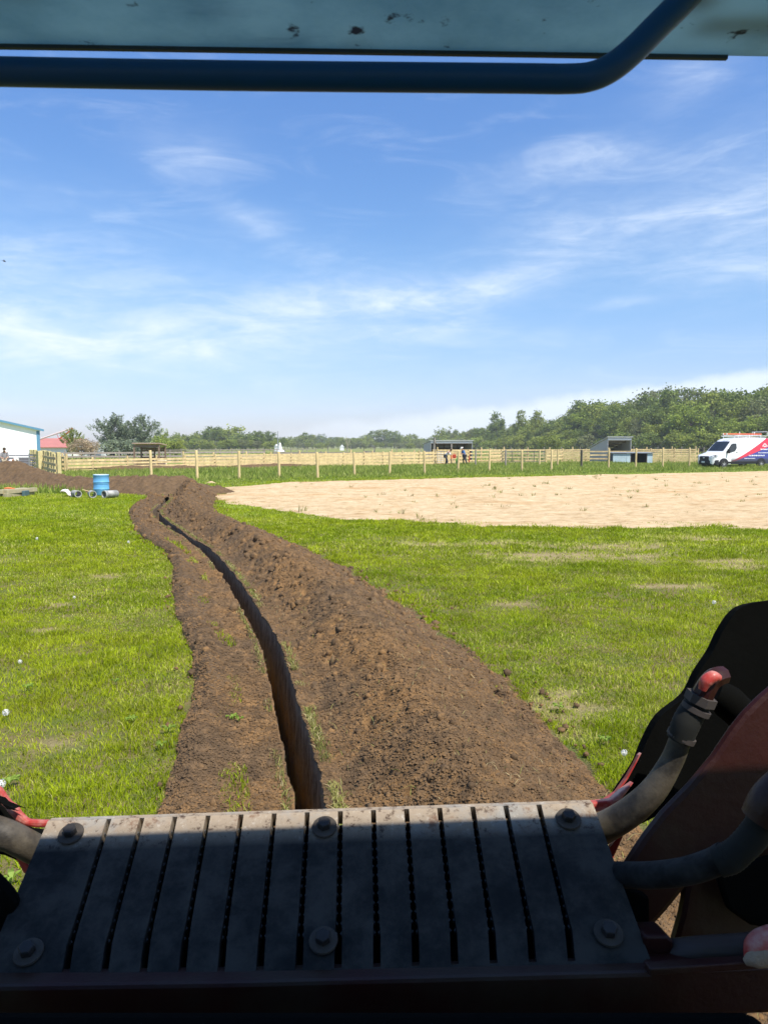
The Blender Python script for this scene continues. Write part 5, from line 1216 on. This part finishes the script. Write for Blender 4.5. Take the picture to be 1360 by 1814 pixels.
# ladder rack and ladders
rk = MAT_RK = mat('white_rack', (.75, .75, .74), .4, .06)
for x in (2.55, 3.7, 4.85):
    m = MB(); m.tube([(x, -.78, 2.42), (x, -.78, 2.66), (x, .78, 2.66), (x, .78, 2.42)], .024, 8); m.build('rack_bar', rk, van)
for y in (-.78, .78): m = MB(); m.tube([(2.3, y, 2.60), (5.5, y, 2.60)], .022, 8); m.build('rack_rail', rk, van)
m = MB(); m.tube([(5.5, -.78, 2.60), (5.5, -.78, 2.95), (5.5, .78, 2.95), (5.5, .78, 2.60)], .024, 8); m.build('rear_stop', rk, van)
for x in (2.9, 4.4): m = MB(); m.box((x, -.55, 2.80), (.06, .05, .28)); m.build('clamp', rk, van)
LAD = mat('orange_fibreglass', (.72, .16, .10), .5, .12)
lad = empty('ladder', (0, 0, 0)); tag(lad, 'orange fibreglass ladder with pale rungs lying on the van roof rack', 'ladder')
lad.location = van.location; lad.rotation_euler = van.rotation_euler
for y in (-.66, -.28):
    m = MB(); m.box((3.3, y, 2.76), (3.5, .03, .09)); m.build('rail', LAD, lad)
    m = MB(); m.box((1.52, y, 2.76), (.10, .06, .11)); m.build('foot', mat('ladder_foot', (.78, .66, .62), .6), lad)
for k in range(11): m = MB(); m.tube([(1.7+k*.3, -.65, 2.76), (1.7+k*.3, -.29, 2.76)], .016, 6); m.build('rung', rk, lad)

# ------------------------------------------------------------------ the trencher we sit in (everything on it moves with it)
tr = empty('trencher', (0, .6, 0)); tag(tr, 'dirty red trenching machine seen from its own cab, slotted steel step in front', 'trencher')
TO = Vector(tr.location)
def L3(p): return Vector(p)-TO
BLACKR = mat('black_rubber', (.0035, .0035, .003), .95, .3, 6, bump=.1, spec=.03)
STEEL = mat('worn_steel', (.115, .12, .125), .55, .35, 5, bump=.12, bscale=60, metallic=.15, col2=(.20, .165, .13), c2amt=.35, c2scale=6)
def plate_mat():
    m = bpy.data.materials.new('dusty_sunlit_plate'); m.use_nodes = True; t = m.node_tree; N = NT(t); p = t.nodes['Principled BSDF']
    v = N.n('ShaderNodeTexCoord').outputs['Object']
    a = N.noise(v, 11, 8, .75); b = N.noise(v, 55, 8, .78); c = N.noise(v, 7, 6, .7); x, y, z = N.n('ShaderNodeSeparateXYZ', i_0=v).outputs
    col = N.mix(N.ss(a, .35, .65), (.012, .0125, .012, 1), (.044, .040, .034, 1))
    # dusty, rusty far edge; its pale band also paints in the sunlit strip
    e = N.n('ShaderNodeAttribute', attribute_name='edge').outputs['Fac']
    lit_dust = N.mix(N.ss(c, .4, .6), (.27, .25, .215, 1), (.30, .235, .165, 1)); lit_dust = N.mix(N.ss(b, .55, .75), lit_dust, (.55, .50, .42, 1)); lit_dust = N.mix(N.ss(b, .48, .36), lit_dust, (.075, .045, .030, 1)); lit_dust = N.mix(N.ss(a, .56, .66), lit_dust, (.16, .085, .05, 1))
    col = N.mix(N.m('MULTIPLY', e, N.ss(b, .15, .40)), col, lit_dust)
    col = N.mix(N.ss(b, .66, .80, 0, .30), col, (.20, .19, .17, 1))
    t.links.new(col, p.inputs[0]); p.inputs['Roughness'].default_value = .75; p.inputs['Specular IOR Level'].default_value = .12
    bp = N.n('ShaderNodeBump', i_Strength=.25, i_Distance=.006); t.links.new(a, bp.inputs['Height']); t.links.new(bp.outputs[0], p.inputs['Normal'])
    return m
PLM = plate_mat()
# plate corners
cTL, cTR, cBR, cBL = W(90, 1443, 1.20), W(1045, 1411, 1.20), W(1157, 1715, .965), W(-42, 1752, .965)
U_ = (cTR-cTL); V_ = (cBL-cTL)
def PT(u, v, n=0.0):
    a = cTL.lerp(cTR, u); b = cBL.lerp(cBR, u); return a.lerp(b, v)+NP*n
NP = (cTR-cTL).cross(cTL-cBL).normalized()
if NP.z < 0: NP = -NP
NS = 14
# slots: u of the centre at far end and near end
us = [((197+58*i)-90)/955 for i in range(NS)]; ub = [((100+71.3*i)+42)/1199 for i in range(NS)]
sw = .0046; VT, VK, VB = .045, .80, .955; TH = .030
step = None
verts = []; edge = []; faces = []
def addq(a, b, c, d, e=(0, 0, 0, 0)):
    k = len(verts); verts.extend([a, b, c, d]); edge.extend(e); faces.append((k, k+1, k+2, k+3))
def ev(v): return float(1-sstep(np.array(v), .10, .24))  # pale band fades at the roof's shadow line, sunlight put into the colour
edges_l = [0.0]+[None]*NS; strips = []
vs_list = [0.0, .02, VT]+list(np.linspace(VT, VK, 8)[1:])+[VB, 1.0]
def slotc(i, v):
    # straight, with the small dog-leg the slots have near the operator
    u = us[i]+(ub[i]-us[i])*min(v/VK, 1.0) if True else 0
    kink = (us[i]-ub[i]); base = us[i]+(ub[i]+.004*(i-6.5)/6.5*0-us[i])*min(v, VK)/VK
    if v > VK: base += (ub[i]-.5)*-.028*(v-VK)/(1-VK)
    return base
wid = lambda v: sw*(1.0 if v < VK else 1.25)
def bounds(i, v):      # strip i lies between slot i-1 and slot i
    l = 0.0 if i == 0 else slotc(i-1, v)+(wid(v) if VT <= v <= VB else 0)
    r = 1.0 if i == NS else slotc(i, v)-(wid(v) if VT <= v <= VB else 0)
    return l, r
roll = lambda v: -.008*(1-sstep(np.array(v), 0, .05))       # rounded far edge
for i in range(NS+1):
    for v0, v1 in zip(vs_list, vs_list[1:]):
        slot_here = v0 >= VT-1e-6 and v1 <= VB+1e-6
        vv0, vv1 = v0, v1
        l0, r0 = bounds(i, v0) if slot_here else ((0 if i == 0 else slotc(i-1, v0)), (1 if i == NS else slotc(i, v0)))
        l1, r1 = bounds(i, v1) if slot_here else ((0 if i == 0 else slotc(i-1, v1)), (1 if i == NS else slotc(i, v1)))
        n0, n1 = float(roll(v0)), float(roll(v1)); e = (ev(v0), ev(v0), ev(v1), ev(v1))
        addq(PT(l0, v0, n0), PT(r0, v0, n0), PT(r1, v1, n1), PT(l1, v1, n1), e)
        addq(PT(l0, v0, -TH), PT(l1, v1, -TH), PT(r1, v1, -TH), PT(r0, v0, -TH))
        if slot_here:
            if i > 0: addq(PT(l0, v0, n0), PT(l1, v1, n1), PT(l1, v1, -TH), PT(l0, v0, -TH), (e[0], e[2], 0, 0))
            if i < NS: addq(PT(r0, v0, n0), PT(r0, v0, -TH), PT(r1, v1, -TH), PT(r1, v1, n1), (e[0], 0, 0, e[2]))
    if i < NS:
        for v in (VT, VB):
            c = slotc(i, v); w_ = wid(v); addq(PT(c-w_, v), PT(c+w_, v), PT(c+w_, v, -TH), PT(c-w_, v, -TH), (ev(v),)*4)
# outer rim and front lip
n0 = float(roll(0))
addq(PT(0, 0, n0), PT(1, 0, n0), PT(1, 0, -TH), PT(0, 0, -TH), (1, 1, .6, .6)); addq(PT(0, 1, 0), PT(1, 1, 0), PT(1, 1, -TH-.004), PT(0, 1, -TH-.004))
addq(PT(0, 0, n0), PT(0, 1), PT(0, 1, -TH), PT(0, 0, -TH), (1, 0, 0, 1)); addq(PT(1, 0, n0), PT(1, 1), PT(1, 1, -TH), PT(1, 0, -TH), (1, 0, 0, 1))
V = np.array([tuple(L3(p)) for p in verts]); F = np.array(faces).ravel()
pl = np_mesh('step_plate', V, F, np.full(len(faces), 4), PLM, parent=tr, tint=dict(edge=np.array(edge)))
# teeth punched along the slot walls
TEETH = mat('bright_teeth', (.07, .07, .07), .55, .3, 30, metallic=.4)
for i in range(NS):
    m = MB()
    for k in range(13):
        v = .11+k*.0535; c = slotc(i, v)
        for s in (-1, 1):
            p = L3(PT(c+s*(sw-.0002), v, -.0085)); q = L3(PT(c+s*(sw-.0002), v+.022, -.0085)); inn = (PT(c, v)-PT(c+s*sw, v)).normalized()
            a, b = p, q; m.add([a, b, (a+b)/2+inn*.0024, a-NP*.006, b-NP*.006, (a+b)/2+inn*.0024-NP*.006], [(0, 1, 2), (3, 5, 4), (0, 2, 5, 3), (1, 4, 5, 2), (0, 3, 4, 1)])
    m.build('grip_teeth', TEETH, pl)
m = MB(); a_ = [L3(PT(u, v, -TH-.012)) for u, v in ((.02, .02), (.98, .02), (.98, .99), (.02, .99))]; m.prism(a_, -NP*.01); m.build('under_pan', BLACKR, pl)
def onplate(px, py):
    """point of the plate plane seen at that pixel"""
    o = Vector(camo.location); d = (W(px, py, 1)-o); t = (cTL-o).dot(NP)/d.dot(NP); return o+d*t
for k, (px, py) in enumerate([(127, 1479), (575, 1467), (1006, 1453), (52, 1689), (573, 1668), (1077, 1655)]):
    c = L3(onplate(px, py)); q = Vector((0, 0, 1)).rotation_difference(NP).to_matrix()
    bo = MB(); bo.lathe([(.008, .001), (.0190, .001), (.0196, .003), (.0187, .0050), (.008, .006)], c, 28, q); b_ = bo.build('washer', mat('washer_steel', (.060, .050, .040), .8, .4, 40, metallic=.3), pl, smooth=True)
    hx = MB(); hx.lathe([(.0105, .006), (.0108, .012), (.0100, .0155), (.0090, .0165)], c, 6, q@Matrix.Rotation(k*.4, 3, 'Z')); hx.build('bolt_head', mat('bolt_steel', (.035, .032, .03), .6, .3, 40, metallic=.4), b_)
# machine body under and beside the plate
def slab(pix, depth, back, name, material, bev=.008, parent=tr, tilt=0.0, smooth=False, round_=False):
    if round_: q = catmull(list(pix)+[pix[0]], 4); pix = [tuple(p) for p in q[:-1]]
    P = [L3(W(px, py, depth+tilt*(py-1400)/400)) for px, py in pix]; mm = MB(); mm.prism(P, (0, back, -back*.25)); return mm.build(name, material, parent, bevel=bev, smooth=smooth)
DRED = mat('shaded_dirty_red', (.026, .0035, .002), .5, .35, 5, bump=.1, col2=(.032, .018, .010), c2amt=.4, c2scale=4)  # machine red darkened almost to black for shade, with mud mixed in
BRED = mat('sunlit_red', (.38, .035, .028), .4, .15, 8, col2=(.50, .30, .24), c2amt=.3, c2scale=14)  # sunlit copy of the machine red, salmon patches paint the glare
BLACKR = mat('black_rubber', (.0035, .0035, .003), .95, .3, 6, bump=.1, spec=.03)
HOSE = mat('muddy_hose', (.015, .013, .011), .6, .35, 7, bump=.15, bscale=30, col2=(.095, .078, .056), c2amt=.42, c2scale=9)
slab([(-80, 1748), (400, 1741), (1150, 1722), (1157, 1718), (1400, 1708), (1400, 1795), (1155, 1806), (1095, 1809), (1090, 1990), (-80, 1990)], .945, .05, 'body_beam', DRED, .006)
m = MB(); m.box(L3(W(520, 1930, .80)), (1.05, .12, .10)); m.build('front_panel', BLACKR, tr, bevel=.02)
# left: red bracket, hose, guard
def ribbon_plate(name, centre, widths, depth0, depth1, thick, material, up=(0, 0, 1)):
    """bent plate: centre pixels at a depth, extruded downwards"""
    mm = MB(); n = len(centre)
    A = [L3(W(px, py, depth0+(depth1-depth0)*i/(n-1))) for i, (px, py) in enumerate(centre)]
    vs = []
    for i, p in enumerate(A):
        d = (A[min(i+1, n-1)]-A[max(i-1, 0)]).normalized(); s = d.cross(Vector((0, 1, .2))).normalized(); bk = Vector((0, 1, .25)).normalized()*thick
        w = widths[i]/1320*depth0/2; vs += [p-s*w, p+s*w, p+s*w+bk, p-s*w+bk]
    mm.add(vs, [(i*4+k, i*4+(k+1) % 4, (i+1)*4+(k+1) % 4, (i+1)*4+k) for i in range(n-1) for k in range(4)]+[(0, 1, 2, 3), (4*n-4, 4*n-3, 4*n-2, 4*n-1)])
    return mm.build(name, material, tr, bevel=.003)
def hose(name, pts, rad, material=HOSE, n=18):
    P = catmull([tuple(L3(W(px, py, d))) for px, py, d in pts], 8); rr = np.interp(np.linspace(0, 1, len(P)), np.linspace(0, 1, len(rad)), rad) if isinstance(rad, list) else [rad]*len(P)
    rr = [q*(1+(.035 if k % 2 else -.0)*('collar' in name)) for k, q in enumerate(rr)]; mm = MB(); mm.tube([tuple(p) for p in P], list(map(float, rr)), n); return mm.build(name, material, tr, smooth=True)
slab([(-60, 1350), (0, 1398), (8, 1410), (16, 1421), (27, 1428), (35, 1441), (48, 1453), (100, 1455), (100, 1466), (62, 1467), (42, 1463), (27, 1455), (15, 1442), (2, 1426), (-60, 1392)], 1.25, .014, 'bracket', BRED, .004)
slab([(-60, 1400), (0, 1417), (14, 1432), (26, 1434), (2, 1424), (-60, 1430)], 1.22, .02, 'guard_plate', BLACKR, .002)
slab([(-80, 1412), (2, 1426), (22, 1458), (45, 1473), (80, 1478), (80, 1490), (-80, 1460)], 1.29, .03, 'guard_plate', BLACKR, .004)
hose('hydraulic_hose', [(-120, 1430, 1.2), (-40, 1462, 1.22), (10, 1478, 1.22), (60, 1503, 1.25), (110, 1530, 1.30), (160, 1560, 1.36)], .0235)
slab([(-60, 1497), (10, 1512), (40, 1525), (90, 1545), (58, 1555), (40, 1535), (26, 1516), (-60, 1506)], 1.30, .03, 'guard_plate', BLACKR, .003)
slab([(26, 1516), (40, 1522), (55, 1538), (60, 1550), (48, 1549), (42, 1547)], 1.27, .012, 'bracket', BRED, .002)
slab([(-80, 1500), (-20, 1545), (-2, 1562), (14, 1580), (30, 1604), (10, 1660), (-30, 1760), (-120, 1900), (-200, 1900)], 1.05, .03, 'guard_plate', BLACKR, .02)
# right: black rubber boot, hoses, red boom
boot = [(1420, 1058), (1375, 1062), (1345, 1066), (1315, 1074), (1293, 1091), (1284, 1110), (1279, 1130), (1263, 1152), (1246, 1171), (1238, 1190), (1234, 1210), (1216, 1231), (1188, 1251), (1170, 1269), (1160, 1294), (1143, 1317), (1134, 1333), (1127, 1356), (1112, 1382), (1092, 1410), (1070, 1426), (1085, 1450), (1100, 1478), (1125, 1462), (1146, 1446), (1172, 1440), (1215, 1395), (1260, 1345), (1300, 1300), (1330, 1270), (1420, 1220)]
slab(boot[:1]+boot[1:26:2]+boot[25:], 1.34, .03, 'rubber_boot', BLACKR, .006, round_=True)
slab([(1040, 1423), (1062, 1420), (1082, 1418), (1100, 1402), (1123, 1386), (1112, 1402), (1098, 1420), (1078, 1434), (1058, 1439), (1040, 1437)], 1.29, .02, 'bracket', BRED, .003)
slab([(1066, 1424), (1092, 1408), (1112, 1380), (1127, 1352), (1136, 1334), (1131, 1338), (1122, 1356), (1108, 1380), (1090, 1404), (1066, 1420)], 1.325, .012, 'edge_trim', BRED, .001)
slab([(1078, 1504), (1098, 1478), (1103, 1482), (1085, 1522)], 1.24, .012, 'bracket', BRED, .001)
slab([(1137, 1523), (1146, 1518), (1149, 1526), (1149, 1532), (1136, 1530)], 1.20, .02, 'bracket', BRED, .001)
hose('hydraulic_hose', [(1010, 1500, 1.30), (1062, 1470, 1.24), (1110, 1442, 1.21), (1155, 1402, 1.19), (1188, 1350, 1.18), (1206, 1305, 1.17)], [.0255, .0245, .023, .0205, .0175, .0165])
for k, (px, py, d_) in enumerate(((1232, 1256, 1.157), (1206, 1304, 1.166))):
    c = L3(W(px, py, d_)); ax = (W(1243, 1232, 1.155)-W(1203, 1310, 1.165)).normalized(); q = Vector((0, 0, 1)).rotation_difference(ax).to_matrix()
    m = MB(); m.lathe([(.0195, -.004), (.0222, -.004), (.0222, .004), (.0195, .004)], c, 20, q); m.build('hose_clamp', mat('oily_steel', (.05, .04, .035)), tr, smooth=True)
hose('hose_collar', [(1203, 1310, 1.165), (1215, 1280, 1.16), (1232, 1250, 1.16), (1243, 1232, 1.155)], [.0195, .0205, .0195, .0185], mat('collar_rubber', (.010, .010, .008), .85, .3, 8))
hose('hose_fitting', [(1240, 1240, 1.155), (1248, 1222, 1.15), (1257, 1208, 1.15), (1268, 1199, 1.15), (1281, 1196, 1.155)], [.0175, .0160, .0155, .0155, .014], DRED, n=8)
hose('hose_clamp', [(1237, 1245, 1.155), (1243, 1231, 1.153)], [.0235, .0235], mat('oily_steel', (.05, .04, .035), .5, .3, 8), n=6)
hose('fitting_lit_top', [(1243, 1222, 1.13), (1250, 1207, 1.128), (1262, 1199, 1.128), (1274, 1201, 1.13)], [.006, .0095, .0095, .005], BRED)  # bright red piece painting the sunlit top of the dark fitting
hose('fitting_cap', [(1262, 1226, 1.21), (1290, 1245, 1.21), (1330, 1285, 1.22)], [.022, .028, .026], BLACKR)
boom = [(1420, 1170), (1345, 1235), (1318, 1262), (1296, 1290), (1262, 1340), (1222, 1388), (1172, 1440), (1141, 1480), (1124, 1505), (1108, 1530), (1088, 1560), (1096, 1600), (1120, 1628), (1151, 1650), (1182, 1616), (1212, 1579), (1204, 1622), (1191, 1669), (1195, 1700), (1420, 1700)]
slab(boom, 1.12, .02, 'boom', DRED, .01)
slab([(1268, 1548), (1420, 1500), (1420, 1655), (1330, 1640), (1290, 1612)], 1.08, .015, 'boom_cavity_shade', BLACKR, .005)  # black slab standing in for the shade inside the boom's hollow
hose('hydraulic_hose', [(1000, 1540, 1.22), (1060, 1547, 1.15), (1110, 1550, 1.08), (1160, 1550, 1.04), (1215, 1543, 1.01), (1262, 1528, .99), (1285, 1515, .98)], .0180, mat('shaded_hose', (.004, .0035, .003), .9, .3, 7, bump=.15, bscale=30, col2=(.03, .03, .028), c2amt=.2, c2scale=9))  # darker copy of the hose rubber, shade put into its colour
hose('hose_collar', [(1268, 1528, .98), (1290, 1520, .975), (1310, 1505, .97), (1335, 1478, .965), (1350, 1450, .96)], [.0185, .0195, .0185, .019, .017], mat('collar_rubber', (1, 1, 1)))
hose('hose_fitting', [(1345, 1452, .955), (1368, 1415, .95), (1420, 1370, .95)], [.024, .026, .026], DRED)
slab([(1085, 1560), (1150, 1590), (1151, 1648), (1115, 1640), (1095, 1600)], 1.10, .03, 'guard_plate', BLACKR, .004)
slab([(1140, 1658), (1182, 1657), (1193, 1668), (1192, 1695), (1150, 1702), (1140, 1700)], .99, .05, 'bracket', DRED, .004)
hose('hydraulic_cylinder', [(1100, 1705, 1.08), (1200, 1692, 1.0), (1280, 1686, .98), (1345, 1682, .97), (1420, 1676, .96)], .0205, mat('dull_cylinder', (.045, .03, .024), .5, .3, 6))
hose('cylinder_end', [(1322, 1700, .93), (1334, 1684, .93), (1352, 1672, .93), (1400, 1660, .93)], [.004, .014, .018, .020], BRED)
hose('mud_cake', [(1318, 1704, .925), (1335, 1698, .922), (1362, 1692, .92), (1400, 1690, .92)], [.004, .011, .014, .014], mat('dry_mud', (.30, .21, .14), .95, .3, 20, bump=.4))
slab([(1150, 1716), (1420, 1698), (1420, 1712), (1150, 1730)], .93, .02, 'trim_strip', DRED, .002)

# cab roof: a tinted, dirty plastic panel in a dark seal, and the guard tube before it
def roof_mat():
    m = bpy.data.materials.new('tinted_roof_panel'); m.use_nodes = True; t = m.node_tree; N = NT(t); p = t.nodes['Principled BSDF']
    v = N.n('ShaderNodeTexCoord').outputs['Object']; a = N.noise(v, 6, 6, .7); vo = N.noise(v, 26, 4, .6); w_ = N.noise(N.vmul(v, (5, 22, 1)), 1, 5, .6)
    col = N.mix(N.ss(a, .3, .7), (.20, .37, .47, 1), (.36, .54, .62, 1)); col = N.mix(N.ss(vo, .635, .70), col, (.010, .022, .045, 1)); col = N.mix(N.ss(w_, .55, .8, 0, .5), col, (.05, .14, .25, 1))
    t.links.new(col, p.inputs[0]); p.inputs['Roughness'].default_value = .5
    tr_ = N.n('ShaderNodeBsdfTranslucent'); t.links.new(col, tr_.inputs[0]); ms = N.n('ShaderNodeMixShader', i_0=ROOF_TR); out = [n for n in t.nodes if n.type == 'OUTPUT_MATERIAL'][0]
    t.links.new(p.outputs[0], ms.inputs[1]); t.links.new(tr_.outputs[0], ms.inputs[2]); t.links.new(ms.outputs[0], out.inputs[0])
    return m
ROOF_TR = .45
S1, S2 = onplate(60, 1489), onplate(1045, 1449)       # the roof throws its shadow along this line of the plate
sn = (S2-S1).cross(sdir).normalized(); CO = Vector(camo.location)
def edge_at(px, py): d = W(px, py, 1)-CO; return CO+d*((S1-CO).dot(sn)/d.dot(sn))
e0, e1 = edge_at(-60, 77), edge_at(1420, 101); zr = (e0.z+e1.z)/2; DE = (e0.y+e1.y)/2; print('ROOF EDGE', e0, e1)
eL = e0+(e0-e1)*.35; eR = e1+(e1-e0)*1.25
back = Vector((0, -1.9, .02))
m = MB(); P = [L3(p) for p in (eL, eR, eR+back, eL+back)]; m.prism(P, (0, 0, .012)); m.build('roof_panel', roof_mat(), tr)
m = MB(); a = L3(edge_at(-200, 75)); b = L3(edge_at(1287, 98)); m.bar(a+Vector((0, 0, -.002)), b+Vector((0, 0, -.002)), .004, .003); m.build('roof_seal', mat('dark_seal', (.03, .045, .07), .6), tr)
NAVYP = mat('navy_guard_paint', (.008, .058, .20), .45, .2, 4)
dt = DE*.845
P = [(-420, 118), (0, 127), (400, 134), (900, 139), (1000, 140), (1045, 136), (1082, 120), (1120, 90), (1165, 45), (1215, -5), (1265, -60)]
C = catmull([tuple(L3(W(px, py, dt))) for px, py in P], 8); m = MB(); m.tube([tuple(p) for p in C], .0182*dt, 18); m.build('guard_tube', NAVYP, tr, smooth=True)
m = MB(); a = L3(W(1250, -6, dt+.03)); b = L3(W(1500, 4, dt+.03)); m.bar(a, b, .02, .012); m.build('roof_frame', NAVYP, tr)
# rest of the cab behind and above the seat
m = MB(); z0 = zr-CAM_H
for s in (-1, 1):
    m.box(L3((s*.95, -.75, 1.15)), (.08, .10, 2.2)); m.box(L3((s*.95, -.35, .55)), (.10, 1.0, .8))
m.box(L3((0, -.95, .95)), (1.95, .08, 1.6)); m.build('cab_frame', NAVYP, tr, bevel=.01)
m = MB(); m.box(L3((0, -.45, .95)), (.5, .5, .14)); m.box(L3((0, -.72, 1.25)), (.5, .12, .6)); m.build('seat', BLACKR, tr, bevel=.04)
m = MB(); m.box(L3((0, .25, .55)), (1.1, 1.3, .5)); m.build('chassis', DRED, tr, bevel=.02)
for s in (-1, 1):
    m = MB(); m.lathe([(.18, -.14), (.38, -.14), (.42, -.08), (.42, .08), (.38, .14), (.18, .14)], L3((s*.78, .1, .42)), 28, Matrix.Rotation(math.pi/2, 3, 'Y')); m.build('wheel', BLACKR, tr, smooth=True)

# ------------------------------------------------------------------ the air
m = MB(); m.box((0, 420, 15), (1500, 980, 34)); hz = m.build('haze', None); tag(hz, kind='stuff')
hm = bpy.data.materials.new('haze'); hm.use_nodes = True; t = hm.node_tree; t.nodes.clear(); o_ = t.nodes.new('ShaderNodeOutputMaterial'); pv = t.nodes.new('ShaderNodeVolumePrincipled')
pv.inputs['Color'].default_value = (.86, .91, .93, 1); pv.inputs['Density'].default_value = .00036; t.links.new(pv.outputs[0], o_.inputs['Volume']); hz.data.materials.append(hm)
